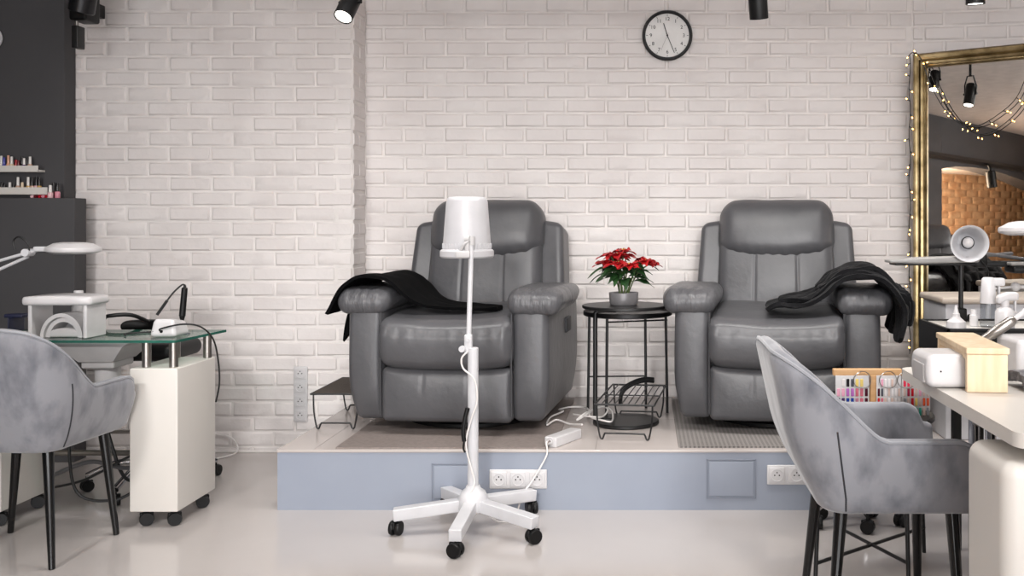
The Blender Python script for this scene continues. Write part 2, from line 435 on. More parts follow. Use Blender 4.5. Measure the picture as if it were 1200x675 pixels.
# niche behind the arch: brick back wall and white vault
W2=Wm@TR(0,2.6,0)@rotm(rz=math.radians(-14))
mo=[M['brick_orange'],M['brick_orange']]
brick_wall('wall_far_niche',-1.0,top[-1][0]+5.0,0,2.05,.1,1.0,W2,mats=mo,seed=9,pitch=.13,bl=.36)
struct('ceiling_niche',MB().box(-1.5,top[-1][0]+5,.35,3.2,2.05,2.2,.002,M=Wm),M['ceil'])
struct('wall_far_return',MB().box(-1.5,-1.4,.2,3.2,0,Z_C,.002,M=Wm),M['room_wall'])
# ================================================================ RECLINERS
def sst(x): x=max(0,min(1,x)); return x*x*(3-2*x)
def nz(p,s,k=0): return noise.noise(Vector((p[0]*s+k,p[1]*s-k,p[2]*s+2*k)))
def make_recliner():
    root=thing('recliner_armchair','','armchair')
    lm=M['leather']
    # swivel base
    b=MB(); b.lathe([(.30,0),(.315,.006),(.315,.02),(.29,.034),(.12,.04),(.09,.085)],48); b.build('swivel_base',M['black_plastic'],root)
    b=MB(); b.rbox((0,.0,.28),(.72,.74,.40),.03,(4,4,4)); b.build('seat_frame',lm,root)
    # arms
    for s in (-1,1):
        def fa(w,u,s=s):
            o=Vector(w)
            o.x+=s*.006*math.cos(u.z*1.4)*(1 if s*u.x>0 else .3)       # outer belly
            o.x-=s*.020*sst((-.25-u.z)/.75)*(1 if s*u.x>0 else .25)     # tucks in at the foot
            o.y-=.014*(1-u.z*u.z)*(1 if u.y<0 else 0)*(1-u.x*u.x)
            o.y+=.03*sst((-.5-u.z)/.5)*(1 if u.y<0 else 0)
            o.z-=.008*(1-u.x*u.x)*0
            return o
        b=MB(); b.rbox((s*.362,-.045,.315),(.155,.80,.515),.032,(4,10,8),4,fa)
        arm=b.build('arm',lm,root,angle=60)
        # front welt of the arm
        pts=[(s*.288,-.462,.09),(s*.288,-.468,.30),(s*.288,-.462,.53)]
        b=MB(); b.tube(pts,.0045,6,smooth=6); b.build('welt',M['leather_seam'],arm)
        # puffed pad on the arm
        def fp(w,u,s=s):
            o=Vector(w)
            t=(u.y+1)/2                                   # 0 front .. 1 back
            k=1-.30*sst((t-.55)/.45); o.z=o.z*k+.0; o.x*=1-.22*sst((t-.6)/.4)
            f=sst((.16-t)/.16)
            o.z-=.014*f; o.x*=1-.10*f
            o.x+=.004*nz((w.x*2,w.y*4,w.z),4,3*s); o.z+=.004*nz((w.x*3,w.y*6,w.z),4,7*s)
            o.z+=.0022*math.sin(w.x*120+3*nz(w,9,s))*sst((.35-t)/.35)*(1 if u.z>-.3 else .3)
            return o
        b=MB(); b.rbox((s*.378,-.11,.583),(.250,.72,.108),.0535,(16,26,5),5,fp)
        b.build('arm_pad',M['leather_pad'],root,angle=80)
        # recline lever plate on the outer side
        b=MB(); b.box(s*.446-.008,s*.446+.008,-.02,.10,.40,.47,.006); b.build('lever_plate',M['leather_seam'],root)
    # seat cushion
    def fs(w,u):
        o=Vector(w)
        o.z+=.030*(1-u.x*u.x)*0 - .022*(1-u.x**2)*max(0,u.z)*sst((1-u.y)/1.2)+.012*max(0,u.z)
        if u.y<-.2:
            f=sst((-.2-u.y)/.8)
            o.y-=.035*(1-u.z*u.z)*f
            o.z+=(-.015*f*(u.z) )
        o.z+=.006*nz(w,6,2); 
        o.y+=.005*math.exp(-((u.z-.45)/.07)**2)*(1 if u.y<-.6 else 0)
        o.y+=.004*math.sin(w.x*120+4*nz(w,8,1))*math.exp(-((u.z-.35)/.18)**2)*(1 if u.y<-.6 else 0)
        if u.z<0 and u.y<-.3: o.z+=.022*(-u.z)*(1-abs(u.x)**3)*-1*sst((-.3-u.y)/.6)
        return o
    b=MB(); b.rbox((0,-.155,.405),(.585,.64,.235),.048,(24,14,8),5,fs); b.build('seat_cushion',lm,root,angle=80)
    # footrest panel
    def ff(w,u):
        o=Vector(w)
        o.y-=.022*(1-u.z*u.z)*(1-abs(u.x)**4)*(1 if u.y<0 else 0)
        if u.z>0: o.z-=.012*(1-u.x*u.x)*u.z
        for xs in (-.10,.10): o.y+=.004*math.exp(-((w.x-xs)/.006)**2)*(1 if u.y<0 else 0)*sst((u.z+.2)*2)
        return o
    b=MB(); b.rbox((0,-.40,.176),(.578,.12,.238),.028,(60,2,8),4,ff); b.build('footrest_panel',lm,root,angle=80)
    # back: outer shell with wings, centre cushion, head pillow; all leaning back
    T=TR(0,.20,.42)@rotm(rx=-math.radians(11))
    def fw(w,u):
        o=Vector(w)
        o.x*=1+.04*(-u.z)
        o.y-=.03*(abs(u.x)**3)*(1 if u.y<0 else .2)
        o.z-=.03*(abs(u.x)**4)*max(0,u.z)
        o.y-=.012*(1-u.z**2)*(1 if u.y<0 else 0)
        return o
    b=MB(); b.rbox((0,.10,.235),(.79,.19,.60),.038,(20,4,12),5,fw,M=T); b.build('back_shell',lm,root,angle=80)
    def fb(w,u):
        o=Vector(w)
        if u.y<0:
            o.y-=.030*(1-u.x**2)*(1-u.z**2)
            for xs in (-.105,.105): o.y+=.005*math.exp(-((w.x-xs)/.006)**2)*sst((u.z+.9)*2)
            o.y+=.012*math.exp(-((u.z-.0)/.1)**2)*0
        o.x*=1-.03*u.z
        return o
    b=MB(); b.rbox((0,-.02,.235),(.575,.14,.50),.05,(80,3,14),5,fb,M=T); b.build('back_cushion',lm,root,angle=80)
    def fh(w,u):
        o=Vector(w)
        o.y-=.045*(1-u.x**4)*(1-(u.z+.2)**2*.7)*(1 if u.y<0 else .25)
        if u.z<0: o.z+=.050*(-u.z)*(u.x*u.x)-.008*(-u.z)
        if u.z>0: o.z-=.022*(u.x**6)*u.z; 
        o.x*=1-.035*max(0,u.z)
        o.z+=.004*nz(w,9,5)
        o.y+=.004*math.sin(w.x*110)*math.exp(-((u.z+.85)/.15)**2)
        return o
    b=MB(); b.rbox((0,-.005,.466),(.580,.20,.315),.080,(26,5,10),6,fh,M=T); b.build('head_pillow',lm,root,angle=80)
    return root
RECL=make_recliner()
RL=(-.815,4.50,H_P+.0066); RR=(.632,4.50,H_P+.0066)
RECL.location=RL; RECL.rotation_euler.z=-math.radians(5); RECL.matrix_basis=Matrix.Translation(RL)@Matrix.Rotation(-math.radians(5),4,'Z')
tag(RECL,'grey leather recliner with a plain black blanket over its arm','armchair',group='grey leather recliners')
r2=copy_tree(RECL); r2.location=RR; r2.rotation_euler.z=-math.radians(8); r2['label']='grey leather recliner with a charcoal knit blanket heaped on its arm'
r2.matrix_basis=Matrix.Translation(RR)@Matrix.Rotation(-math.radians(8),4,'Z')
q=RP(1102,300,10.6); q.z=0
r3=copy_tree(RECL); r3.location=(q.x,q.y,.12); r3.rotation_euler.z=math.radians(100); r3['label']='dark recliner seen only as a reflection in the gold mirror'
rp=MB().box(-.6,.6,-.6,.6,0,.12,.006,M=TR(q.x,q.y,0)@rotm(rz=math.radians(100))); struct('floor_platform_far',rp,M['plat_front'])

# ---- mats under the recliners
def matthing(label,x0,x1,y0,y1,m,curl=None):
    def fn(u,v):
        x=x0+(x1-x0)*u; y=y0+(y1-y0)*v; z=H_P+.0035
        if curl:
            f=sst((u-.955)/.045)*sst((.10-v)/.10); z+=.030*f; x-=.02*f
        return (x,y,z)
    o=MB().sheet(fn,60,16,.006).build('floor_mat',m); return tag(o,label,'mat')
matthing('taupe mat with a curled corner under the recliner with the plain black blanket',PX(394,3.85),PX(650,3.85),3.845,4.9,M['mat_brown'],True)
matthing('grey grid mat under the recliner with the knit blanket',PX(795,3.9),1.15,3.86,4.9,M['grid_mat'])

# ---- blankets
def blanket_black():
    # thin fleece: local frame of the left recliner
    t=thing('throw_blanket','plain black throw blanket sloping from a recliner arm down to its seat','blanket',RL,-math.radians(5))
    prof=[(-.535,.520),(-.515,.565),(-.485,.612),(-.45,.648),(-.40,.672),(-.33,.680),(-.27,.664),(-.22,.625),(-.165,.580),(-.10,.552),(-.03,.538),(.05,.532),(.12,.529),(.175,.528)]
    pp=catmull([Vector((x,0,z)) for x,z in prof],6)
    def fn(u,v):
        f=u*(len(pp)-1); i=min(int(f),len(pp)-2); p=pp[i].lerp(pp[i+1],f-i)
        wid=.46*(1-.76*sst((u-.42)/.58)); yc=-.225+.02*u
        y=yc-wid/2+wid*v
        z=p.z+.012*nz((p.x*3,y*3,1),3)*(1-.6*sst((u-.6)/.3))+.004*math.sin(v*19+u*7)*(.4+sst((u-.3)*3))
        y+=.02*nz((u*4,v,0),2)
        if u<.15: z-=.05*(1-u/.15)*sst((v-.35)/.6)
        return (p.x,y,z+.004)
    b=MB(); b.sheet(fn,80,26,.014); b.build('fleece_sheet',M['black_cloth'],t)
    # hanging corner on the outer side
    def fn2(u,v):
        x=-.515+.09*v-.0*u; y=-.18-.13*u*(1-v*.3); z=.585-(.20-.12*v)*u
        return (x-.012*math.sin(u*3),y,z)
    b=MB(); b.sheet(fn2,14,10,.012); b.build('hanging_corner',M['black_cloth'],t)
    return t
blanket_black()
def blanket_knit():
    t=thing('throw_blanket','charcoal knit blanket heaped over a recliner arm near the gold mirror','blanket',RR,-math.radians(8))
    prof=[(-.04,.528),(.02,.546),(.09,.556),(.15,.566),(.21,.60),(.255,.645),(.31,.672),(.37,.684),(.43,.674),(.485,.63),(.525,.565),(.53,.50),(.515,.43)]
    for l,(dz,y0,w,cut0,cut1) in enumerate(((0,-.30,.50,0,1),(.016,-.27,.44,.08,.93),(.032,-.28,.36,.30,.96))):
        pp=catmull([Vector((x,0,z)) for x,z in prof],6)
        def fn(u,v,l=l,dz=dz):
            g=cut0+(cut1-cut0)*u
            f=g*(len(pp)-1); i=min(int(f),len(pp)-2); p=pp[i].lerp(pp[i+1],f-i)
            ww=w*(.72+.28*sst((g-.15)/.5)); 
            y=y0-.06*sst(g)+ww*(v-.35)
            r=.020*nz((g*3.1,v*3+l,l*7),2.4)+.006*math.sin(v*17+g*14+l*2)+.010*nz((g*5,v*6,l),2.0)
            x=p.x+(dz if g>.8 else 0)*1.0+.012*nz((g*2,v*4,l+4),2)+.01*(1 if g>.85 else 0)*math.sin(v*20)
            z=p.z+dz*(1 if g<.9 else .4)+r*(.7)+.010
            if g>.85: z-=.05*sst((g-.85)/.15)*nz((v*4,l,1),1.3)
            return (x,y,z)
        b=MB(); b.sheet(fn,70,34,.018); b.build('blanket_fold',M['knit'],t)
    return t
blanket_knit()

# ================================================================ TUB CHAIRS
def make_tub():
    root=thing('velvet_tub_chair','','chair')
    W,D1,D2,R,th=.262,.19,.255,.12,.050
    pts=[]; N=18
    for i in range(N): pts.append((-W,-D1+(D2-R+D1)*i/N,-1,0))
    for i in range(N+1):
        a=PI-(PI/2)*i/N; pts.append((-W+R+R*math.cos(a),D2-R+R*math.sin(a),math.cos(a),math.sin(a)))
    for i in range(1,N): pts.append((-W+R+2*(W-R)*i/N,D2,0,1))
    for i in range(N+1):
        a=PI/2-(PI/2)*i/N; pts.append((W-R+R*math.cos(a),D2-R+R*math.sin(a),math.cos(a),math.sin(a)))
    for i in range(1,N+1): pts.append((W,D2-R-(D2-R+D1)*i/N,1,0))
    def ztop(y,x):
        z=.604+.215*(sst((y-.045)/.215)**.9)+.014*sst((y-.20)/.06)*(1-(x/W)**2)
        f=(-D1+.055-y)/.055
        if f>0: z-=.055*(1-math.sqrt(max(0,1-min(1,f)**2)))
        return z
    def off(z,y):      # outward flare of the outer face
        k=(z-.40)/.20
        o=-.045*max(0,1-k)**2+.012*min(k,1)
        return o
    def outer(p,z):
        x,y,nx,ny=p; o=off(z,y); lean=.085*sst((y-.03)/.22)*max(0,(z-.44)/.40)
        return Vector((x+nx*o,y+ny*o+lean,z))
    nv=12; ring=[]; V=[];Fc=[]
    rim=[]
    for p in pts:
        zt=ztop(p[1],p[0])-th/2; sec=[]
        n=Vector((p[2],p[3],0))
        b0=outer(p,.40); sec.append(b0-n*.05+Vector((0,0,-.012))); sec.append(b0-n*.012+Vector((0,0,-.006)))
        for j in range(nv+1): sec.append(outer(p,.405+(zt-.405)*j/nv))
        e=outer(p,zt)
        for j in range(1,8):
            a=PI*j/8; sec.append(e-n*(th/2)*(1-math.cos(a))+Vector((0,0,th/2*math.sin(a))))
        for j in range(nv+1):
            z=zt+(.43-zt)*j/nv; sec.append(outer(p,z)-n*(th+.012*math.sin(PI*j/nv)))
        rim.append(e-n*.006+Vector((0,0,th/2*.78)))
        V+=sec; S=len(sec)
    n=len(pts)
    for i in range(n-1):
        for j in range(S-1): Fc.append([i*S+j,(i+1)*S+j,(i+1)*S+j+1,i*S+j+1])
        Fc.append([i*S+S-1,(i+1)*S+S-1,(i+1)*S,i*S])
    # rounded front ends of the arms
    for e in (0,n-1):
        base=[V[e*S+j] for j in range(S)]; c=sum(base,Vector())/S; o=len(V)
        prev=e*S
        for k in (1,2,3):
            a=PI/2*k/3; d=.026*math.sin(a); sc=1-(.16*(1-math.cos(a)))
            cur=len(V)
            for q in base: V.append(Vector((c.x+(q.x-c.x)*(1-(1-math.cos(a))*.75),q.y-d,c.z+(q.z-c.z)*sc)))
            for j in range(S):
                j2=(j+1)%S; Fc.append([prev+j,prev+j2,cur+j2,cur+j])
            prev=cur
        Fc.append([prev+j for j in range(S)])
    b=MB(); b.add(V,Fc); sh=b.build('shell',M['velvet'],root,angle=70)
    b=MB(); b.tube(rim,.0055,6); b.build('piping',M['velvet_pipe'],sh)
    for idx in (N+2, n-1-(N+2)):
        p=pts[idx]; nn=Vector((p[2],p[3],0))
        q=[outer(p,.405+(ztop(p[1],p[0])-.06-.405)*j/14)+nn*.0005 for j in range(13)]
        b=MB(); b.tube(q,.0024,6); b.build('corner_seam',M['velvet_seam'],sh)
    def fs(w,u):
        o=Vector(w)
        if u.z>0: o.z+=.018*(1-u.x**2)*(1-u.y**2)
        return o
    b=MB(); b.rbox((0,-.005,.445),(.43,.43,.10),.04,(12,12,4),4,fs); b.build('seat_cushion',M['velvet'],root,angle=80)
    b=MB(); b.rbox((0,.01,.402),(.38,.34,.02),.008); b.build('seat_base',M['black_plastic'],root)
    for sx in (-1,1):
        for sy in (-1,1):
            b=MB(); t=Vector((sx*.165,sy*.15+.0,.396)); f=Vector((sx*.207,sy*.178+.012,0))
            b.cyl(f,t,.0105,.0185,20,bev=.002); b.build('leg',M['black_gloss'],root)
    return root
TUB=make_tub()
def place(o,x,y,z,deg):
    o.location=(x,y,z); o.rotation_euler=(0,0,math.radians(deg)); o.matrix_basis=Matrix.Translation((x,y,z))@Matrix.Rotation(math.radians(deg),4,'Z')
place(TUB,.685,2.715,0,90)
tag(TUB,'grey velvet tub chair turned side-on at the white desk','chair',group='grey velvet tub chairs')
t2=copy_tree(TUB); place(t2,-2.2,3.375,0,177); t2['label']='grey velvet tub chair seen from behind at the glass desk'
# ================================================================ helpers for small things
def caster_mb(x,y,face=0.0,r=.026,z=None):
    """twin wheel castor standing on the floor at x,y"""
    M4=TR(x,y,0)@rotm(rz=face); b=MB()
    for s in (-1,1):
        b.lathe([(r*.3,-.008),(r*.93,-.008),(r,-.004),(r,.004),(r*.93,.008),(r*.3,.008)],22,M4@TR(0,s*.0125,r)@rotm(rx=PI/2))
    b.cyl(M4@Vector((0,-.02,r)),M4@Vector((0,.02,r)),.006,seg=10)
    b.rbox((0,0,r*1.45),(r*1.9,.012,r*1.0),.005,M=M4)
    b.cyl(M4@Vector((0,0,r*1.6)),M4@Vector((0,0,z or r*2.5)),.0065,seg=10)
    return b
# ================================================================ HOOD LAMP ON FIVE-STAR STAND
cx,cy=-.652,3.575
ls=thing('hood_lamp_stand','white bucket-shaped hood lamp on a tall five-leg castor stand in front of the platform','lamp',(cx,cy,0))
hub=MB(); hub.lathe([(.03,.078),(.052,.08),(.058,.09),(.057,.125),(.046,.15),(.030,.162),(.024,.175)],32,TR(cx,cy,0)); hub.build('hub',M['white_metal'],ls,True)
for k in range(5):
    a=math.radians(190+72*k+(0,6,-4,0,4)[k]); R=.285
    ex,ey=cx+R*math.cos(a),cy+R*math.sin(a)
    b=MB(); 
    b.rbox((R/2+.01,0,0),(R,.046,.044),.004,M=TR(cx,cy,.107)@rotm(rz=a)@rotm(ry=.10))
    lg=b.build('leg',M['white_metal'],ls,True)
    cm=caster_mb(ex,ey,a+1.2,.027,.085); cm.build('caster',M['black_plastic'],ls,True)
zt=PZ(407,cy)
b=MB(); b.cyl((cx,cy,.15),(cx,cy,zt),.0205,bev=.003); b.build('lower_pole',M['white_metal'],ls,True)
pt=P(552.5,281,cy); pb=P(549,405,cy)
b=MB(); b.cyl(pb,pt,.0095,bev=.002); b.build('upper_pole',M['white_metal'],ls,True)
b=MB(); b.rbox(P(549,403,cy),(.030,.03,.075),.008); 
b.cyl(P(549,408,cy)+Vector((-.02,-.012,0)),P(549,408,cy)+Vector((-.02,-.03,0)),.012)
b.cyl(P(549,398,cy)+Vector((0,-.012,0)),P(549,398,cy)+Vector((0,-.022,0)),.007); b.build('pole_clamp',M['white_metal'],ls,True)
hx=P(541.5,266,cy); hx.y=cy+.10
zb,ztp=PZ(303,cy),PZ(230,cy)
b=MB(); hz=ztp-zb
b.lathe([(.055,.0),(.099,0),(.104,.006),(.104,.026),(.099,.032),(.094,.034),(.089,.10),(.080,hz-.018),(.076,hz-.006),(.068,hz),(.03,hz+.002),(.028,hz-.004),(.001,hz-.004)],48,TR(hx.x,hx.y,zb))
hd=b.build('hood',M['hood_white'],ls,True)
b=MB()
for k in range(40):
    a=2*PI*k/40; b.rbox((.0935,0,.046),(.004,.004,.02),.0015,M=TR(hx.x,hx.y,zb)@rotm(rz=a))
b.build('vent_rib',M['white_plastic'],hd,False) if False else b.build('vent_ring',M['hood_white'],ls,True)
b=MB(); b.rbox((hx.x+.006,hx.y-.108,zb+.016),(.055,.03,.028),.006)
b.box(hx.x+.012,hx.x+.030,hx.y-.118,hx.y-.08,zb+.02,zb+.085,.004,M=None)
b.cyl((hx.x+.03,hx.y-.11,zb+.075),(hx.x+.012,hx.y-.11,zb+.075),.014)
b.tube([(hx.x-.004,hx.y-.11,zb+.03),(hx.x+.012,hx.y-.118,zb+.055),(hx.x+.03,hx.y-.115,zb+.07)],.006,8,smooth=5)
b.cyl(pt-Vector((0,0,.02)),Vector((pt.x,pt.y,zb+.085)),.012)
b.build('hood_bracket',M['grey_plastic'],ls,True)
b=MB(); b.tube([P(548,412,cy-.03),P(541,420,cy-.03),P(543,432,cy-.028),P(556,445,cy-.026),P(559,470,cy-.026),P(552,492,cy-.03),P(546,520,cy-.03),P(552,548,cy-.03),P(556,565,cy-.03),P(551,578,cy-.04)],.0035,8,smooth=6)
b.build('power_cord',M['cord_white'],ls,True)
b=MB(); b.tube([P(548,478,cy-.032),P(545,490,cy-.034),P(543,505,cy-.036),P(544,517,cy-.034)],.0085,10,smooth=5)
b.tube([P(544,517,cy-.034),P(543,525,cy-.034),P(545,530,cy-.032)],.004,8,smooth=5)
b.build('plug_adapter',M['black_plastic'],ls,True)

# ================================================================ TABLES BETWEEN THE RECLINERS
ct=thing('side_table','taller black round side table with disc foot, under the red plant','table',(-.09,4.34,H_P))
ctz=.795
b=MB(); b.lathe([(.001,ctz-.016),(.190,ctz-.016),(.197,ctz-.012),(.197,ctz-.003),(.194,ctz),(.001,ctz)],64,TR(-.09,4.34,0)); b.build('tabletop',M['black_metal'],ct,True)
b=MB(); b.lathe([(.001,H_P+.001),(.150,H_P+.001),(.153,H_P+.004),(.153,H_P+.014),(.148,H_P+.018),(.001,H_P+.018)],56,TR(-.085,4.34,0)); b.build('foot_disc',M['black_metal'],ct,True)
b=MB(); b.tube([(-.13,4.34,ctz-.026),(-.19,4.335,ctz-.026),(-.221,4.33,ctz-.034),(-.226,4.33,ctz-.07),(-.226,4.33,.5),(-.226,4.33,H_P+.05),(-.218,4.33,H_P+.022),(-.15,4.335,H_P+.014)],.0105,12,smooth=6); b.build('leg',M['black_metal'],ct,True)
tb=thing('side_table','lower black round side table on four thin rods, nested behind the disc-foot table','table',(-.075,4.56,H_P))
bx,by,bz=-.080,4.53,.740
b=MB(); b.lathe([(.001,bz-.012),(.205,bz-.012),(.214,bz-.008),(.214,bz+.010),(.210,bz+.012),(.208,bz),(.001,bz)],64,TR(bx,by,0)); b.build('tabletop',M['black_metal'],tb,True)
for (lx,ly) in ((PX(689,4.68),4.68),(PX(710.5,4.47),4.47),(PX(757,4.70),4.70),(PX(782,4.58),4.58)):
    b=MB(); b.cyl((lx,ly,H_P),(bx+(lx-bx)*.96,by+(ly-by)*.96,bz-.010),.0068,seg=12); b.build('leg',M['black_metal'],tb,True)
b=MB(); b.tube([(PX(689,4.68),4.68,H_P+.16),(PX(757,4.70),4.70,H_P+.16)],.004,8); b.build('stretcher',M['black_metal'],tb,True); b=MB(); b.tube([(PX(710.5,4.47),4.47,bz-.04),(PX(782,4.58),4.58,bz-.04)],.004,8)
b.build('stretcher',M['black_metal'],tb,True)

# ---- poinsettia
po=thing('potted_poinsettia','red poinsettia in a low silver-black pot on the round side table','plant',(-.095,4.33,ctz))
T=TR(-.095,4.33,ctz)
b=MB(); b.lathe([(.001,.0),(.058,0),(.064,.006),(.067,.03),(.068,.056),(.0665,.058),(.062,.056),(.061,.045),(.001,.045)],40,T); b.build('pot',M['pot'],po,True)
b=MB(); b.lathe([(.001,.050),(.058,.047),(.060,.044)],28,T); b.build('soil',M['soil'],po,True)
rnd=random.Random(5); stems=MB(); gl=MB(); rl=MB(); ye=MB()
def leaf(mb,base,dirv,L,Wd,droop,roll,lobes=True,fold=.25):
    d=Vector(dirv).normalized(); up=Vector((0,0,1)); sd=d.cross(up)
    if sd.length<1e-3: sd=Vector((1,0,0))
    sd.normalize(); nn=sd.cross(d).normalized()
    sd2=sd*math.cos(roll)+nn*math.sin(roll); nn2=nn*math.cos(roll)-sd*math.sin(roll)
    def fn(u,v):
        w=Wd*math.sin(PI*min(1,u**.75))**.9*(1-.25*u)
        if lobes: w*=1+.22*math.sin(u*PI*4)*(1 if .15<u<.85 else 0)
        c=Vector(base)+d*(L*u)+Vector((0,0,-droop*L*u*u))
        k=(v-.5)*2
        return c+sd2*(w*.5*k)+nn2*(fold*w*.5*abs(k)+.004*math.sin(u*9)*k)
    mb.sheet(fn,9,4,.0009)
tops=[]
for k in range(12):
    a=2*PI*k/11+rnd.uniform(-.2,.2); R=rnd.uniform(.035,.125) if k else .0
    h=.232-.40*R+rnd.uniform(-.01,.02)
    tp=T@Vector((R*math.cos(a),R*math.sin(a)*.9,h)); bs=T@Vector((.018*math.cos(a),.018*math.sin(a),.045))
    md=bs.lerp(tp,.55)+Vector((.0,0,.02))-Vector((math.cos(a),math.sin(a),0))*.012
    stems.tube([bs,md,tp],.0032,7,smooth=5); tops.append((tp,a,R))
for (tp,a,R) in tops:
    n=8
    for j in range(n):
        b_=2*PI*j/n+rnd.uniform(-.25,.25); inner=j%2
        d=(math.cos(b_)+.4*math.cos(a)*R*8,math.sin(b_)+.4*math.sin(a)*R*8,.55 if inner else .15)
        leaf(rl,tp,d,rnd.uniform(.045,.062) if inner else rnd.uniform(.055,.078),rnd.uniform(.038,.052),.35,rnd.uniform(-.4,.4))
    for j in range(4): ye.sphere(tp+Vector((rnd.uniform(-.006,.006),rnd.uniform(-.006,.006),.012)),.0035,8)
for k in range(34):
    a=2*PI*k/17+rnd.uniform(-.2,.2); h=rnd.uniform(.105,.19); R0=.02+.04*rnd.random()
    bs=T@Vector((R0*math.cos(a),R0*math.sin(a),h))
    leaf(gl,bs,(math.cos(a),math.sin(a),.25),rnd.uniform(.085,.125),rnd.uniform(.042,.058),rnd.uniform(.35,.75),rnd.uniform(-.5,.5))
stems.build('stem',M['stem'],po,True); gl.build('green_leaf',M['leaf'],po,True); rl.build('red_bract',M['red'],po,True); ye.build('flower_bud',mat('yellow_bud',(190,170,60),.6),po,True)

# ================================================================ FOOTRESTS
def footrest(label,x,y,rz,w,l,h,mesh):
    t=thing('wire_footrest',label,'footrest',(x,y,H_P),rz)
    f=MB(); r=.0042
    f.tube([(-w/2,-l/2,h),(w/2,-l/2,h),(w/2,l/2,h),(-w/2,l/2,h)],r,8,closed=True); f.build('rim',M['black_metal'],t)
    g=MB(); 
    if mesh:
        n=22
        for i in range(1,n): g.cyl((-w/2+w*i/n,-l/2,h),(-w/2+w*i/n,l/2,h),.0017,seg=5)
        n=int(22*l/w)
        for i in range(1,n): g.cyl((-w/2,-l/2+l*i/n,h+.001),(w/2,-l/2+l*i/n,h+.001),.0017,seg=5)
        tag(g.build('mesh_top',mat('dark_wire_mesh',(66,58,52),.6),t))
    else:
        n=9
        for i in range(1,n): g.cyl((-w/2+w*i/n,-l/2,h),(-w/2+w*i/n,l/2,h-.0),.0026,seg=6)
        g.cyl((-w/2,0,h-.004),(w/2,0,h-.004),.003,seg=6)
        g.build('rod_top',M['black_metal'],t)
    for s in (-1,1):
        yy=s*(l/2-.012); a=w/2-.008; b_=w/2-.028
        q=[(-a,yy,h),(-a*.98,yy,h*.5),(-b_-.008,yy,.02),(-b_-.003,yy,.0055),(-b_+.006,yy,.006),(-b_+.014,yy,.026),(-b_+.03,yy,.028),(b_-.03,yy,.028),(b_-.014,yy,.026),(b_-.006,yy,.006),(b_+.003,yy,.0055),(b_+.008,yy,.02),(a*.98,yy,h*.5),(a,yy,h)]
        f=MB(); f.tube(q,.0038,8,smooth=3); f.build('wire_leg',M['black_metal'],t)
    return t
footrest('black mesh footrest on wire legs near the four-socket strip',-1.385,4.42,0,.215,.44,.160,True)
footrest('black rod-topped footrest on wire legs in front of the round tables',-.055,4.235,-math.radians(7),.255,.50,.152,False)
b=MB()
pp=[P(727,474,4.2),P(728,463,4.2),P(733,455,4.22),P(743,449,4.25),P(755,445.5,4.28),P(766,446,4.3)]
for o in (0,.010):
    b.tube([p+Vector((0,-.02+o*3,o*.5)) for p in pp],.0085,8,smooth=6)
tag(b.build('curved_handle',M['black_plastic']),'black curved plastic handle lying on the rod-topped footrest','handle')

# ================================================================ SOCKETS AND POWER
def sockets(label,n,x,y,z,size,vertical,nrm='-Y'):
    t=thing('wall_socket',label,'socket',(x,y,z))
    b=MB()
    L=n*size/2
    if vertical: b.box(-size/2,size/2,-.009,0,-L,L,.004)
    else: b.box(-L,L,-.009,0,-size/2,size/2,.004)
    b.build('frame',M['white_plastic'],t)
    for i in range(n):
        o=(i-(n-1)/2)*size; cx_,cz_=(0,o) if vertical else (o,0)
        b=MB(); s=size*.40
        b.box(cx_-s,cx_+s,-.013,-.008,cz_-s,cz_+s,.003)
        Mx=TR(cx_,-.012,cz_)@rotm(rx=PI/2)
        b.lathe([(size*.33,-.001),(size*.33,.003),(size*.29,.003),(size*.27,-.0005),(.001,-.0005)],32,Mx)
        so=b.build('outlet',M['white_plastic'],t)
        d=MB(); d.lathe([(size*.275,.0008),(.001,.0008)],28,Mx,cap=False); d.build('recess',M['socket_recess'],so)
        d=MB()
        for sx in (-1,1): d.cyl((cx_+sx*.0095,-.0136,cz_),(cx_+sx*.0095,-.0120,cz_),.003,seg=10)
        d.cyl((cx_,-.0142,cz_+.011),(cx_,-.012,cz_+.011),.0028,seg=10); d.build('pin_hole',M['black_plastic'],so)
    return t
sockets('tall white strip of four sockets on the brick wall beside the platform',4,PX(353,Y_L),Y_L-.004,PZ(461.5,Y_L),.071,True)
sockets('row of three white sockets on the platform front behind the lamp stand',3,PX(607.5,Y_PF),Y_PF-.001,PZ(561,Y_PF),.078,False)
sockets('pair of white sockets on the platform front near the side-on velvet chair',2,PX(921.5,Y_PF),Y_PF-.001,PZ(556,Y_PF),.080,False)
ps=thing('power_strip','white extension block with tangled white cord on the platform edge','power strip',(PX(652,3.87),3.87,H_P))
T=TR(PX(660,3.95),3.96,H_P)@rotm(rz=-math.radians(28))
b=MB(); b.rbox((0,0,.021),(.058,.20,.042),.006,M=T); b.build('block',M['white_plastic'],ps,True)
b=MB(); b.lathe([(.016,-.001),(.016,.002),(.001,.002)],20,T@TR(0,-.1,.022)@rotm(rx=PI/2)); b.build('outlet',M['grey_plastic'],ps,True)
z=H_P+.0125
def G(px,py): 
    Y=(HC-z)*F/(py-VY); return Vector((PX(px,Y),Y,z))
loop=[G(682,503),G(668,498),G(652,494),G(641,498),G(645,490),G(660,484),G(655,480),G(668,478),G(684,479),G(690,486),G(692,495),G(705,500),G(717,499),G(717,490),G(708,485),G(695,487),G(684,493),G(676,496),G(690,491),G(702,484),G(712,488),G(706,495),G(690,496),G(672,489)]
for i,p in enumerate(loop): p.z+=.004*(i%3)+.006*(i>12)+(.021 if p.x>-.29 else 0)
b=MB(); b.tube(loop,.0042,7,smooth=7); b.build('cord',M['cord_white'],ps,True)
T0=T@Vector((0,-.1,.022))
cz=thing('lamp_cord','white lamp cord hanging from the extension block down the platform front','cord',(PX(640,3.82),3.82,0))
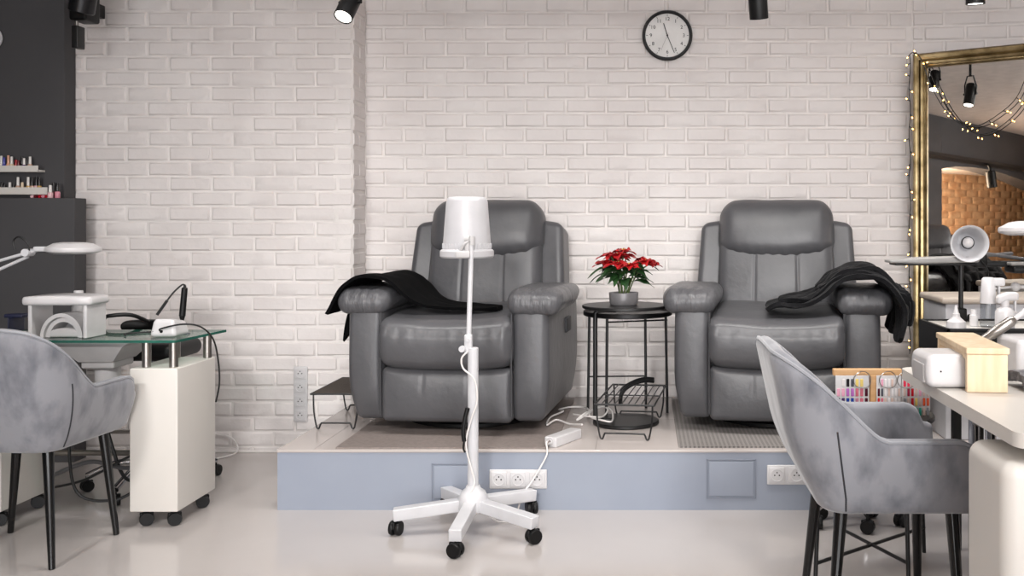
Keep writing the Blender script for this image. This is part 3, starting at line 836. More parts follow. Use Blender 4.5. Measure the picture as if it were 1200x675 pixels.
b=MB(); b.tube([T0,T0+Vector((-.012,-.03,.004)),P(641,532,3.815),P(633,548,3.80),P(622,566,3.79),P(612,580,3.77),(PX(603,3.7),3.70,.012),(PX(585,3.66),3.66,.008),(cx+.05,cy+.02,.06)],.0034,8,smooth=8); b.build('cord',M['cord_white'],cz,True)
b=MB(); b.cyl(T0+Vector((0,.0,0)),T0+Vector((-.01,-.024,.002)),.012,.009,14); b.build('plug',M['white_plastic'],cz,True)

# ================================================================ CLOCK
kx,ky,kz=PX(782,5.0),Y_R-.008,PZ(42,5.0); rr=.1335
ck=thing('wall_clock','round black-rimmed white clock on the brick wall reading about 11:26','clock',(kx,ky,kz))
Mc=rotm(rx=PI/2)
b=MB(); b.lathe([(.001,.0),(rr-.004,0),(rr,.004),(rr,.022),(rr-.005,.030),(rr-.013,.030),(rr-.0165,.024),(rr-.017,.014)],72,Mc,cap=False); b.build('rim',M['black_plastic'],ck)
b=MB(); b.lathe([(rr-.0165,.013),(.001,.013)],64,Mc,cap=False); b.build('dial',M['paper'],ck)
b=MB()
for k in range(12):
    a=PI/2-k*PI/6; r0=rr-.030; r1=rr-.021
    b.rbox(((r0+r1)/2,0,0),(r1-r0,.0018,.0022),.0004,M=TR(0,-.0145,0)@Matrix.Rotation(-a,4,'Y'))
b.build('hour_tick',M['ink'],ck)
for k in range(1,13):
    cu=bpy.data.curves.new('numeral','FONT'); cu.body=str(k); cu.size=.027; cu.align_x='CENTER'; cu.align_y='CENTER'; cu.extrude=.0004
    tmp=bpy.data.objects.new('numeral',cu); COL.objects.link(tmp); bpy.context.view_layer.update()
    me=bpy.data.meshes.new_from_object(tmp.evaluated_get(bpy.context.evaluated_depsgraph_get()))
    bpy.data.objects.remove(tmp)
    me.materials.clear(); me.materials.append(M['ink'])
    a=PI/2-k*PI/6; R=rr-.046
    me.transform(TR(R*math.cos(a),-.0145,R*math.sin(a))@rotm(rx=PI/2))
    o=bpy.data.objects.new('numeral',me); COL.objects.link(o); o.parent=ck
def hand(name,ang,L,w,tail,yy,m):
    a=PI/2-math.radians(ang); b=MB()
    b.rbox(((L-tail)/2,0,0),(L+tail,.0012,w),.0004,M=TR(0,yy,0)@Matrix.Rotation(-a,4,'Y')); b.build(name,m,ck)
hand('hour_hand',343,.068,.0042,.012,-.0165,M['ink']); hand('minute_hand',158,.100,.0032,.014,-.0185,M['ink']); hand('second_hand',203,.086,.0009,.014,-.0205,M['ink'])
b=MB(); b.cyl((0,-.013,0),(0,-.022,0),.0045,seg=14); b.build('hub',M['ink'],ck)


# ================================================================ TRACK SPOTS
def spot(label,p,d,r=.036,L=.15,ceil_z=None,group='black track spotlights'):
    """p: centre of the lens, d: pointing direction"""
    p=Vector(p); d=Vector(d).normalized(); cz_=ceil_z or Z_C
    t=thing('track_spotlight',label,'spotlight',(p.x,p.y,p.z))
    tp=p-d*L; b=MB(); Mm=Matrix.Translation(tp)@align(d)
    b.lathe([(.001,0),(r*.9,0),(r,.005),(r,L),(r*.9,L),(r*.88,L-.008),(.001,L-.008)],32,Mm); b.build('housing',M['black_plastic'],t,True)
    b=MB(); b.lathe([(r*.86,L-.003),(.001,L-.003)],28,Mm,cap=False); b.build('lens',M['lamp_glow'],t,True)
    sd=d.cross(Vector((0,0,1))); 
    if sd.length<1e-3: sd=Vector((1,0,0))
    sd.normalize(); mid=tp.lerp(p,.45); b=MB()
    topc=Vector((mid.x,mid.y,max(tp.z+.05,mid.z+.12)))
    for s in (-1,1):
        b.tube([mid+sd*s*(r+.004),mid+sd*s*(r+.004)+Vector((0,0,.06)),topc+sd*s*r*.6,topc],.005,6)
        b.cyl(mid+sd*s*(r-.004),mid+sd*s*(r+.012),.008,seg=12)
    b.cyl(topc,Vector((topc.x,topc.y,2.47)),.009,seg=10)
    b.build('yoke',M['black_plastic'],t,True)
    l=bpy.data.lights.new('spot_light','SPOT'); l.energy=SPOT_E; l.spot_size=math.radians(125); l.spot_blend=.7; l.shadow_soft_size=.12; l.color=(1,.97,.93)
    lo=bpy.data.objects.new('spot_light',l); COL.objects.link(lo); lo.location=p+d*.012; lo.rotation_euler=((d*.35+Vector((0,.02,-.65))).to_track_quat('-Z','Y')).to_euler()
    return topc
SPOT_E=SPOT_W
sp=[spot('lit black track spotlight with a glowing lens near the corner in the brick wall',P(402,20,3.6),(-.16,-.56,-.82)),
    spot('black track spotlight beside the clock, pointing down the wall',P(889.5,22,3.6),(.10,.30,-.95)),
    spot('black track spotlight cut by the top edge above the gold mirror',P(1143,5,3.6),(.03,.10,-.99)),
    spot('black track spotlight seen hanging in the top corner of the mirror',(-.10,3.42,2.14),(.25,.30,-.9))]
rl_=thing('track_rail','black ceiling track carrying the spotlights','rail',(0,3.6,2.47))
b=MB(); b.box(-1.6,1.7,3.585,3.615,2.47,2.50,.003); b.box(-.115,-.085,2.8,3.585,2.47,2.5,.003)
for x in (-1.4,0.3,1.5): b.cyl((x,3.6,2.5),(x,3.6,Z_C),.008,seg=10)
b.build('rail',M['black_metal'],rl_,True)
# ================================================================ LEFT GLASS NAIL DESK
D=thing('glass_nail_desk','nail desk with a glass top on two white castor cabinets','desk',(-2.2,3.77,0))
gz=.722
b=MB(); poly=[(-2.75,3.60),(-1.80,3.60),(-1.765,3.965),(-2.75,3.965)]
b.prism(poly,gz-.010,gz,mi=0,mi_side=1); b.build('glass_top',[M['glass'],M['glass_edge']],D,True,flat=True)
def cab(x0,x1,y0,y1,z0,z1,name):
    b=MB(); b.box(x0,x1,y0,y1,z0,z1,.004); c=b.build(name,M['white_lam'],D,True)
    for (x,y) in ((x0+.045,y0+.04),(x1-.03,y0+.04),(x1-.03,y1-.05)):
        caster_mb(x,y,.5,.026,z0).build('caster',M['black_plastic'],D,True)
cab(-1.977,-1.793,3.605,3.925,.062,.613,'cabinet'); cab(-2.68,-2.468,3.60,3.92,.062,.613,'cabinet')
for (x,y) in ((-1.93,3.64),(-1.825,3.64),(-1.815,3.90),(-1.945,3.90),(-2.51,3.65),(-2.51,3.88)):
    b=MB(); b.cyl((x,y,.613),(x,y,gz-.010),.0165,bev=.001); b.build('standoff',M['steel'],D,True)
b=MB(); b.box(-2.47,-1.977,3.88,3.90,.30,.315,.003); b.cyl((-2.47,3.89,.22),(-1.977,3.89,.22),.012); b.build('cross_rail',M['steel'],D,True)
b=MB(); b.tube([(-2.25,3.86,.60),(-2.24,3.87,.45),(-2.2,3.88,.25),(-2.12,3.85,.12),(-2.02,3.86,.16),(-1.95,3.9,.22)],.007,8,smooth=8)
b.build('hose_black',M['cord_black'],D,True)
b=MB(); b.tube([(-2.35,3.84,.58),(-2.33,3.8,.3),(-2.26,3.74,.10),(-2.15,3.8,.05),(-2.06,3.85,.09),(-2.0,3.87,.10)],.006,8,smooth=8); b.tube([(-2.4,3.8,.1),(-2.25,3.78,.14),(-2.1,3.82,.22),(-1.98,3.83,.27)],.005,8,smooth=8); b.build('desk_cable',M['cord_black'],D,True)
b=MB(); b.tube([(-2.44,3.84,.13),(-2.28,3.86,.19),(-2.12,3.84,.17),(-1.985,3.86,.20)],.009,8,smooth=8); b.build('hose_grey',M['tube_grey'],D,True)
# dust extractor hung under the glass
ex=thing('dust_extractor','pale grey dust extractor funnel hanging under the glass desk top','extractor',(-2.18,3.76,.58))
b=MB()
def frus(pts0,z0,pts1,z1):
    V=[(x,y,z0) for x,y in pts0]+[(x,y,z1) for x,y in pts1]
    b.add(V,[[3,2,1,0],[4,5,6,7]]+[[i,(i+1)%4,4+(i+1)%4,4+i] for i in range(4)])
def rc(x0,x1,y0,y1): return [(x0,y0),(x1,y0),(x1,y1),(x0,y1)]
frus(rc(-2.285,-2.03,3.65,3.90),.690,rc(-2.31,-1.995,3.64,3.92),.7115); frus(rc(-2.225,-2.09,3.69,3.86),.625,rc(-2.285,-2.03,3.65,3.90),.690)
b.rbox((-2.157,3.775,.612),(.13,.15,.03),.008); b.build('funnel',M['grey_plastic'],ex,True)
b=MB(); b.cyl((-2.157,3.775,.47),(-2.157,3.775,.60),.044,.048,24); b.build('outlet_pipe',M['white_plastic'],ex,True)

# ---- things on the glass desk
st=thing('hand_rest_stand','white hand rest with a rounded top board on two side panels on the glass desk','hand rest',(-2.28,3.74,gz))
x0,x1=-2.425,-2.150; hz=PZ(347,3.7); 
b=MB()
def fr(w,u):
    o=Vector(w); o.y*=1-.25*abs(u.x)**6; o.z+=.006*(1-u.x**2)*max(0,u.z); return o
b.rbox(((x0+x1)/2,3.715,hz-.016),(x1-x0,.165,.032),.013,(20,4,2),4,fr); b.build('top_board',M['white_plastic'],st,True)
for q0,q1 in ((-2.398,-2.383),(-2.184,-2.169)):
    b=MB(); b.box(q0,q1,3.65,3.785,gz+.001,hz-.03,.004); b.build('side_panel',M['white_plastic'],st,True)
uvl=thing('nail_lamp','white arched nail curing lamp standing inside the hand rest','nail lamp',(PX(75,3.73),3.73,gz))
lc=Vector((-2.283,3.73,gz)); b=MB()
def arch(ro,ri,y0,y1,zs,n=24):
    V=[];Fc=[]
    for (r,y) in ((ro,y0),(ro,y1),(ri,y1),(ri,y0)):
        for k in range(n+1):
            a=PI*k/n; V.append((lc.x+r*math.cos(a),y,lc.z+.001+zs*r*math.sin(a)))
    for q in range(4):
        for k in range(n):
            a=q*(n+1)+k; c=((q+1)%4)*(n+1)+k; Fc.append([a,a+1,c+1,c])
    for k in (0,n): Fc.append([q*(n+1)+k for q in range(4)])
    b.add(V,Fc)
arch(.083,.070,3.675,3.78,1.15); arch(.070,.054,3.69,3.78,1.12); b.rbox((lc.x,3.785,lc.z+.038),(.13,.008,.07),.003); b.build('arch_shell',M['white_plastic'],uvl,True,angle=50)
b=MB(); b.rbox((lc.x,3.745,lc.z+.012),(.128,.11,.022),.008,(10,3,2),3,lambda w,u:Vector((w.x,w.y,w.z+.014*(1-u.x**2)*max(0,u.z)))); b.build('base_plate',M['white_plastic'],uvl,True)
b=MB(); 
for k in range(15):
    a=PI*(.12+.76*k/14); b.sphere((lc.x+.058*math.cos(a),3.698,lc.z+.064*math.sin(a)),.0026,8)
b.build('led_row',M['grey_plastic'],uvl,True)
b=MB(); bx0=PX(93,3.92); b.lathe([(.001,0),(.024,0),(.026,.004),(.026,.10),(.018,.115),(.018,.165),(.016,.168),(.001,.168)],24,TR(bx0,3.915,gz+.001)); 
tag(b.build('pump_bottle',M['white_plastic']),'white capped bottle behind the hand rest, only its cap showing above','bottle')
dm=thing('nail_drill_unit','small white nail drill control box near the corner of the glass desk','nail drill',(PX(199,3.75),3.75,gz))
c=Vector((PX(199,3.75),3.75,gz+.0335)); b=MB()
b.rbox(c,(.094,.11,.063),.014,(6,6,6),4,lambda w,u:Vector((w.x*(1-.14*u.z),w.y*(1-.10*u.z),w.z-.008*u.y*max(0,u.z)))); bo=b.build('control_box',M['white_plastic'],dm,True)
b=MB()
for k,xx in enumerate((-.036,-.022)): b.rbox((c.x+xx,c.y-.0545,c.z-.012),(.008,.004,.007),.001)
b.cyl((c.x-.004,c.y-.052,c.z-.010),(c.x-.004,c.y-.060,c.z-.010),.006,seg=14); b.build('port',M['black_plastic'],dm,True)
b=MB(); s0=Vector((c.x-.004,c.y-.058,c.z-.010))
b.tube([s0,s0+Vector((.004,-.012,.012)),P(214,380,3.68),P(235,383,3.72),P(250,398,3.78),P(256,425,3.84),P(257,450,3.86),P(253,471,3.88)],.0034,8,smooth=8); b.build('power_cable',M['cord_black'],dm,True)
hp=thing('nail_drill_handpiece','black pen-shaped drill handpiece standing upright in a clear holder on the glass desk','handpiece',(PX(214,3.8),3.80,gz))
b=MB(); tp=P(216.5,337,3.8); bt=P(213.5,371,3.8); b.cyl(bt,tp,.0125,.0115,20,bev=.003); 
b.cyl(tp,tp+Vector((0,0,.012)),.006,.004,12); b.cyl(bt+Vector((0,0,-.02)),bt,.005,.011,14); b.build('grip',M['black_plastic'],hp,True)
b=MB(); b.tube([tp+Vector((0,0,.01)),P(213,334,3.8),P(204,342,3.78),P(196,352,3.76)],.0034,8,smooth=7)
b.tube([P(196,352,3.76),P(184,369,3.75)],.0058,8); b.build('lead',M['cord_black'],hp,True)
b=MB(); b.lathe([(.017,0),(.0175,.001),(.0165,.045),(.0155,.045),(.0165,.002),(.001,.002)],20,TR(bt.x,bt.y,gz+.001)); b.lathe([(.001,.0),(.03,.0),(.03,.006),(.001,.006)],20,TR(bt.x,bt.y,gz+.0005)); b.build('holder',M['clear'],hp,True)
b=MB(); b.tube([(c.x-.16,3.72,gz+.004),(c.x-.19,3.78,gz+.004),(c.x-.13,3.84,gz+.004),(c.x-.06,3.80,gz+.004)],.0035,8,smooth=8)
tag(b.build('loose_cable',M['cord_black']),'short black cable curled on the glass behind the drill box','cable')
b=MB(); b.box(-2.62,PX(15,3.7),3.62,3.80,gz+.001,gz+.014,.004); tag(b.build('white_tray',M['white_plastic']),'flat white tray on the glass desk at the picture edge','tray')
b=MB(); b.box(-2.60,PX(16,3.88),3.84,3.94,gz+.001,gz+.062,.006); b.box(-2.56,PX(8,3.88),3.86,3.92,gz+.06,gz+.075,.004); tag(b.build('dark_box',M['navy']),'dark navy box standing behind the flat white tray','box')
# ---- magnifier lamp
def magnifier(name,label,head,R,Y,armpts,side=1):
    t=thing(name,label,'lamp',(head.x,head.y,head.z))
    b=MB(); T=Matrix.Translation(head)@rotm(ry=math.radians(1.0*side))
    b.lathe([(.001,-.014),(R*.72,-.014),(R*.80,-.012),(R*.97,-.006),(R,.0),(R*.98,.010),(R*.80,.020),(R*.70,.026),(R*.45,.030),(.001,.031)],48,T); b.build('lamp_head',M['white_plastic'],t,True)
    b=MB(); b.lathe([(R*.70,-.0155),(.001,-.0155)],40,T,cap=False); b.build('diffuser',M['grey_panel'],t,True)
    b=MB(); b.rbox(head+Vector((-side*(R+.022),0,.004)),(.062,.03,.020),.006)
    b.cyl(armpts[0]+Vector((0,-.022,0)),armpts[0]+Vector((0,.022,0)),.015)
    b.tube([head+Vector((-side*(R+.04),0,.002)),armpts[0]],.008,8); b.build('pivot',M['white_metal'],t,True)
    for o in (.0,-.045):
        a=[p+Vector((0,0,o*(0.35 if i==0 else 1))) for i,p in enumerate(armpts)]
        b=MB(); b.tube(a,.0062,8); b.build('arm_rod',M['white_metal'],t,True)
    b=MB(); p0=armpts[0]; b.tube([p0+Vector((-side*.045,-.01,.01)),p0+Vector((-side*.05,-.012,.045)),p0+Vector((-side*.025,-.014,.062)),p0+Vector((side*.008,-.014,.035)),p0+Vector((side*.01,-.01,.005))],.0035,8,smooth=6); b.build('cable_loop',M['cord_black'],t,True)
    return t
Ym=3.68
mg=magnifier('magnifier_lamp','white magnifier lamp on jointed rods above the glass nail desk',P(86,293,Ym),.098,Ym,[P(33,296,Ym),P(-20,311,Ym),P(-120,338,Ym)])
b=MB(); q=P(-120,338,Ym); b.cyl((q.x,q.y,gz+.001),(q.x,q.y,q.z),.010); b.rbox((q.x,q.y,gz+.006),(.16,.16,.010),.004); b.build('stand_post',M['white_metal'],mg,True)

# ---- black chair behind the desk
sc_=thing('swivel_chair','black swivel stool chair with chrome castor base behind the glass desk','chair',(-2.17,4.16,0))
ox,oy=-2.17,4.16
b=MB(); b.rbox((ox,oy,.615),(.30,.30,.075),.035,(8,8,3),4); b.build('seat',M['black_plastic'],sc_,True)
b=MB(); b.rbox((ox-.10,oy+.15,.705),(.19,.06,.05),.022,(10,2,2),4,lambda w,u:Vector((w.x,w.y-.06*u.x**2,w.z))); b.build('backrest',M['black_plastic'],sc_,True)
b=MB(); b.tube([(ox-.06,oy+.12,.59),(ox-.08,oy+.155,.62),(ox-.09,oy+.16,.70)],.012,10,smooth=6)
b.tube([(ox-.13,oy-.02,.59),(ox-.215,oy-.02,.64),(ox-.215,oy-.02,.745),(ox-.17,oy-.02,.765),(ox-.11,oy+.02,.762),(ox-.075,oy+.09,.725)],.009,10,smooth=6); b.build('arm_tube',M['black_metal'],sc_,True)
b=MB(); b.cyl((ox,oy,.10),(ox,oy,.57),.026); b.build('gas_column',M['chrome'],sc_,True)
for k in range(5):
    a=math.radians(-95+72*k); ex_,ey_=ox+.27*math.cos(a),oy+.27*math.sin(a)
    b=MB(); b.tube([(ox+.02*math.cos(a),oy+.02*math.sin(a),.115),(ox+.14*math.cos(a),oy+.14*math.sin(a),.12),(ex_,ey_,.068)],.015,10,smooth=6); b.build('base_leg',M['chrome'],sc_,True)
    caster_mb(ex_,ey_,a+.6,.025,.07).build('caster',M['black_plastic'],sc_,True)
wc=thing('floor_cable','grey cord looping on the floor against the brick wall beside the glass desk','cord',(PX(262,4.7),4.7,0))
b=MB(); b.tube([(PX(232,4.6),4.60,.006),(PX(262,4.68),4.68,.006),(PX(277,4.75),4.75,.012),(PX(277,4.78),4.78,.05),(PX(268,4.785),4.785,.085),(PX(250,4.785),4.785,.10)],.0042,8,smooth=8); b.build('cord',M['cord_white'],wc,True)

# ================================================================ LEFT SHELVES, POLISH
def shelf(label,px1,pyt,pyb):
    Ys=4.64; t=thing('wall_shelf',label,'shelf',(-3.25,4.67,PZ(pyt,Ys)))
    zt_=PZ(pyt,Ys); zb_=PZ(pyb,Ys); x1_=PX(px1+1,4.65)
    b=MB(); b.box(-3.58,x1_,4.64,4.698,zb_,zb_+.012,.002); b.build('board',M['white_lam'],t,True)
    b=MB(); b.box(-3.58,x1_,4.637,4.645,zb_,zt_,.002); b.build('front_lip',M['white_lam'],t,True)
    return zb_+.012
sz1=shelf('upper white shelf of nail polish on the charcoal wall',45,194,201.5)
sz2=shelf('lower white shelf of nail polish on the charcoal wall',56,219.5,228)
PM={}
def pol(n,c,rough=.15):
    if n not in PM: PM[n]=mat(n,c,rough,coat=.3)
    return PM[n]
COLS={'blue':(60,64,150),'peach':(224,170,140),'cream':(226,206,176),'red':(168,18,34),'dark red':(92,14,26),'black':(22,20,22),'nude':(206,170,150),'gold':(198,160,96),'pink':(216,140,156),'white':(232,228,224),'purple':(90,54,110),'teal':(46,92,110),'clear pink':(226,186,190)}
def polish(label,x,y,z,h,body,cap,group,w=.021,lying=False):
    t=thing('nail_polish_bottle',label,'nail polish',(x,y,z),0,group)
    b=MB(); hb=h*.45; b.lathe([(.001,.0005),(w*.44,.0005),(w*.5,.003),(w*.5,hb*.8),(w*.40,hb*.97),(w*.24,hb),(.001,hb)],16); b.build('glass_body',pol(body.replace(' ','_')+'_polish',COLS[body]),t)
    b=MB(); b.lathe([(w*.30,hb-.001),(w*.32,hb+.002),(w*.27,h-.002),(w*.23,h),(.001,h)],14); b.build('cap',pol(cap+'_cap',COLS[cap],.3),t)
    if lying: t.location.z+=w*.5; t.rotation_euler=(-PI/2,0,0)
U=[(1,'white','white',.070),(5.2,'blue','blue',.062),(9.3,'peach','peach',.072),(14,'cream','white',.066),(18.3,'red','red',.050),(22,'pink','dark red',.046),(25.2,'black','black',.066),(28.6,'purple','white',.058),(31.5,'black','black',.062),(35.6,'nude','white',.066),(-4,'red','black',.06),(-9,'peach','white',.06)]
names=['first','second','third','fourth','fifth','sixth','seventh','eighth','ninth','tenth','eleventh','twelfth']
U2=sorted(U,key=lambda q:-q[0])
for i,(px,bd,cp,h) in enumerate(U2):
    polish('%s polish bottle with %s cap, %s from the free end of the upper shelf'%(bd,cp,names[i]),PX(px,4.67),4.668+.006*(i%2),sz1,h,bd,cp,'nail polish on the upper shelf')
Lw=[(1.5,'black','black',.05),(11,'white','white',.050),(20.5,'nude','white',.076),(26.5,'clear pink','cream',.05),(32.5,'gold','white',.076),(38,'nude','black',.074),(42,'clear pink','black',.076),(46.5,'gold','black',.074),(5.5,'teal','black',.04),(16,'pink','black',.042)]
L2=sorted(Lw,key=lambda q:-q[0])
for i,(px,bd,cp,h) in enumerate(L2):
    polish('%s polish bottle with %s cap, %s from the free end of the lower shelf'%(bd,cp,names[i]),PX(px,4.67),4.668+.006*(i%2),sz2,h,bd,cp,'nail polish on the lower shelf',.022)
zl=PZ(232,4.6)
Ld=[(67.5,'pink','black',.075,4.645),(62.5,'dark red','black',.078,4.67),(59,'clear pink','white',.064,4.625),(54,'red','dark red',.05,4.63),(50,'pink','white',.05,4.63),(46,'red','red',.05,4.63),(41,'dark red','dark red',.05,4.63),(37,'clear pink','pink',.05,4.63)]
for i,(px,bd,cp,h,yy) in enumerate(Ld):
    polish('%s polish bottle with %s cap, %s from the ledge end'%(bd,cp,names[i]) if px>56 else '%s polish bottle lying on the ledge, %s from the ledge end'%(bd,names[i]),PX(px,yy),yy,zl,h,bd,cp,'nail polish on the charcoal ledge',.025 if px>56 else .0165,px<56)
rg=thing('wall_disc','white round sign on the charcoal wall, cut by the frame edge','sign',(PX(4,4.69)-.058,4.69,PZ(45,4.69)))
b=MB(); b.lathe([(.001,0),(.056,0),(.058,.004),(.058,.008),(.001,.008)],48,rotm(rx=PI/2)); b.build('disc',M['white_plastic'],rg)
wl=thing('wall_speaker','black speaker box with a round barrel high up beside the charcoal wall','speaker',(PX(102,4.5),4.5,PZ(20,4.5)))
Yk=4.5; b=MB(); b.box(PX(86,Yk),PX(118,4.58),4.46,4.58,PZ(25,Yk),PZ(-40,Yk),.012); b.build('housing',M['black_plastic'],wl,True)
b=MB(); b.cyl(P(95,15,4.40),P(106,-50,4.36),.056,bev=.006,seg=28); b.build('barrel',mat('black_satin_barrel',(30,30,33),.3,.4),wl,True)
b=MB(); b.cyl(P(90,24,4.5),P(90,34,4.5),.008); b.build('hinge_pin',M['steel'],wl,True); b=MB(); b.box(PX(88,4.5),PX(95.5,4.5),4.47,4.53,PZ(57,4.5),PZ(31,4.5),.004); b.build('hanging_plate',M['black_metal'],wl,True); b=MB(); b.box(PX(89,4.6),PX(96,4.6),4.60,4.80,PZ(12,4.6),PZ(-4,4.6),.004); b.build('wall_bracket',M['black_metal'],wl,True)
M['panel_glow']=emat('ceiling_panel_glow',(255,250,244),3)  # glow of the added ceiling fill panels
# ================================================================ MIRROR
mh0,mh1=H_P+.004,PZ(66,4.86)+.004; mw=.98
mr=thing('gold_framed_mirror','tall mirror in a ridged gold frame leaning beside the brick wall behind the white desk','mirror',(MR0.x+MT.x*.5,MR0.y+MT.y*.5,H_P))
prof=[(-.004,0),(-.004,.020),(.004,.030),(.014,.028),(.020,.020),(.026,.018),(.032,.026),(.042,.034),(.052,.028),(.056,.020),(.062,.020),(.066,.024),(.070,.016),(.070,.004)]  # inward, towards viewer
cor=[(0,mh0),(mw,mh0),(mw,mh1),(0,mh1)]; dirs=[(1,1),(-1,1),(-1,-1),(1,-1)]
V=[];Fc=[];n=len(prof)
for (u,z),(du,dz) in zip(cor,dirs):
    for (i_,d_) in prof: V.append(MR0+MT*(u+du*i_)+MN*d_+Vector((0,0,z+dz*i_)))
for k in range(4):
    for j in range(n-1):
        a=k*n+j; c=((k+1)%4)*n+j; Fc.append([a,a+1,c+1,c])
b=MB(); b.add(V,Fc); b.build('frame',M['gold'],mr,True,angle=50)
def mp(u,d,z): return MR0+MT*u+MN*d+Vector((0,0,z))
def mbox(b,u0,u1,d0,d1,z0,z1):
    V=[mp(u,d,z) for z in (z0,z1) for d in (d0,d1) for u in (u0,u1)]
    b.add(V,[[0,1,3,2],[4,6,7,5],[0,4,5,1],[2,3,7,6],[0,2,6,4],[1,5,7,3]])
b=MB(); mbox(b,.060,mw-.060,.002,.006,mh0+.06,mh1-.06); b.build('mirror_glass',M['mirror'],mr,True,flat=True)
b=MB(); mbox(b,.0,mw,-.016,.001,mh0+.0,mh1); b.build('backing_board',M['gold_dark'],mr,True,flat=True)
# ---- fairy lights draped round the frame
fl=thing('fairy_lights','string of warm fairy lights on black wire around the gold mirror','string lights',(MR0.x,MR0.y,mh1))
rnd=random.Random(11)
path1=[mp(-.012+.004*math.sin(i*1.7),.045,.50+(mh1-.50)*i/24) for i in range(25)]
path2=path1[::-1][:1]+[mp(.01,.05,mh1+.006),mp(.05,.06,mh1-.03),mp(.10,.055,mh1-.17),mp(.17,.05,mh1-.30),mp(.25,.048,mh1-.375),mp(.33,.048,mh1-.385),mp(.42,.048,mh1-.34),mp(.51,.05,mh1-.26),mp(.57,.05,mh1-.12),mp(.62,.055,mh1-.02)]
path3=[p+Vector((.008,0,-.028+.02*math.sin(i)))+MT*.02 for i,p in enumerate(path2[2:])]
b=MB()
c1=catmull(path1,4); c2=catmull(path2,7); c3=catmull(path3,7)
for c_ in (c1,c2,c3): b.tube(c_,.0022,6)
cable=b.build('wire',M['cord_black'],fl,True)
bl=None; seq=[]
for c_,stp in ((c1,4),(c2,5),(c3,6)):
    for i in range(1,len(c_)-1,stp):
        d=Vector((rnd.uniform(-1,1),rnd.uniform(-.3,.1),rnd.uniform(-1,.6))).normalized()
        seq.append((c_[i],d))
bme=None
for (p,d) in seq[:100]:
    if bme is None:
        b=MB(); b.cyl((0,0,0),(0,0,.018),.0022,seg=6); b.lathe([(.001,.018),(.0022,.019),(.0027,.023),(.0018,.026),(.001,.027)],8,mi=1); o=b.build('fairy_bulb',[M['cord_black'],M['fairy']],fl); bme=o.data
    else:
        o=bpy.data.objects.new('fairy_bulb',bme); COL.objects.link(o); o.parent=fl
    o.location=p-fl.location; o.rotation_euler=align(d).to_euler()
# ================================================================ RIGHT WHITE DESK
wd=thing('white_nail_desk','white laminate nail desk beside the side-on velvet chair','desk',(1.1,2.3,0))
tz=.75
def rpoly(x0,x1,y0,y1,r,n=6):
    o=[]
    for cx_,cy_,a0 in ((x1-r,y0+r,-PI/2),(x1-r,y1-r,0),(x0+r,y1-r,PI/2),(x0+r,y0+r,PI)):
        for k in range(n+1):
            a=a0+PI/2*k/n; o.append((cx_+r*math.cos(a),cy_+r*math.sin(a)))
    return o
b=MB(); b.prism(rpoly(.745,1.50,1.86,2.75,.045),tz-.030,tz); b.build('desktop',M['white_lam'],wd,True)
b=MB(); b.rbox((1.06,2.02,.345),(.66,.24,.68),.035,(1,1,1),5); b.build('pedestal',M['white_lam'],wd,True)
for (x,y) in ((.945,2.69),(1.00,2.71),(1.42,2.68)):
    b=MB(); b.cyl((x,y,0),(x,y,tz-.03),.0155); b.build('leg',M['chrome'],wd,True)
b=MB(); b.box(.93,1.42,2.64,2.665,.60,.64,.003); b.build('apron_rail',M['steel'],wd,True)
b=MB(); b.box(1.02,1.45,2.45,2.60,.25,.71,.01); b.build('drawer_box',M['black_plastic'],wd,True)  # plain black box under the desktop
# ---- things on it
wr=thing('wooden_riser','pale pine bridge-shaped riser on the white desk','riser',(.865,2.49,tz),math.radians(-5))
L=.34; w=.105; h=.112
b=MB(); b.box(-w/2,w/2,-L/2,L/2,h-.016,h,.003); b.build('top_board',M['wood'],wr)
b=MB(); b.box(-w/2+.003,w/2-.003,-L/2+.006,-L/2+.024,.001,h-.016,.002); b.build('end_panel',M['wood'],wr)
b=MB(); b.box(-w/2+.003,w/2-.003,L/2-.024,L/2-.006,.001,h-.016,.002); b.build('end_panel',M['wood'],wr)
b=MB(); b.box(-w/2+.006,-w/2+.02,-L/2+.02,L/2-.02,h-.032,h-.016,.002); b.build('apron',M['wood'],wr)
nl=thing('nail_lamp','glossy white nail lamp pushed under the wooden riser','nail lamp',(.80,2.45,tz))
b=MB(); b.rbox((.795,2.455,tz+.0445),(.145,.15,.084),.016,(6,6,4),4,lambda w_,u:Vector((w_.x-.006*(1-u.z**2)*(1 if u.x<0 else 0),w_.y,w_.z))); b.build('shell',M['white_plastic'],nl,True)
b=MB(); b.rbox((.721,2.455,tz+.036),(.012,.10,.050),.005); b.build('hand_opening',M['grey_plastic'],nl,True)
b=MB(); b.sphere((.752,2.379,tz+.045),.0022,8); b.build('power_button',M['black_plastic'],nl,True)
mc=thing('white_machine','white boxy nail machine on the white desk behind the wooden riser','nail machine',(1.13,2.66,tz))
b=MB(); b.rbox((1.145,2.645,tz+.052),(.25,.16,.10),.014,(3,3,3),4); b.build('housing',M['white_plastic'],mc,True)
b=MB(); b.box(1.02,1.27,2.562,2.5665,tz+.012,tz+.016,.001); b.build('seam_line',M['grey_plastic'],mc,True)
hs=thing('silver_handpiece','silver cylindrical handpiece tilted against the white nail machine','handpiece',(1.0,2.70,tz))
a0=Vector((.885,2.725,tz+.015)); a1=P(1190,373,2.70)
dd=(a1-a0).normalized(); Lh=(a1-a0).length
b=MB(); Mh=Matrix.Translation(a0)@align(dd); b.lathe([(.001,0),(.011,0),(.013,.01),(.013,Lh*.62),(.0155,Lh*.64),(.0155,Lh*.93),(.012,Lh*.97),(.007,Lh),(.001,Lh)],24,Mh); b.build('barrel',M['steel'],hs,True)
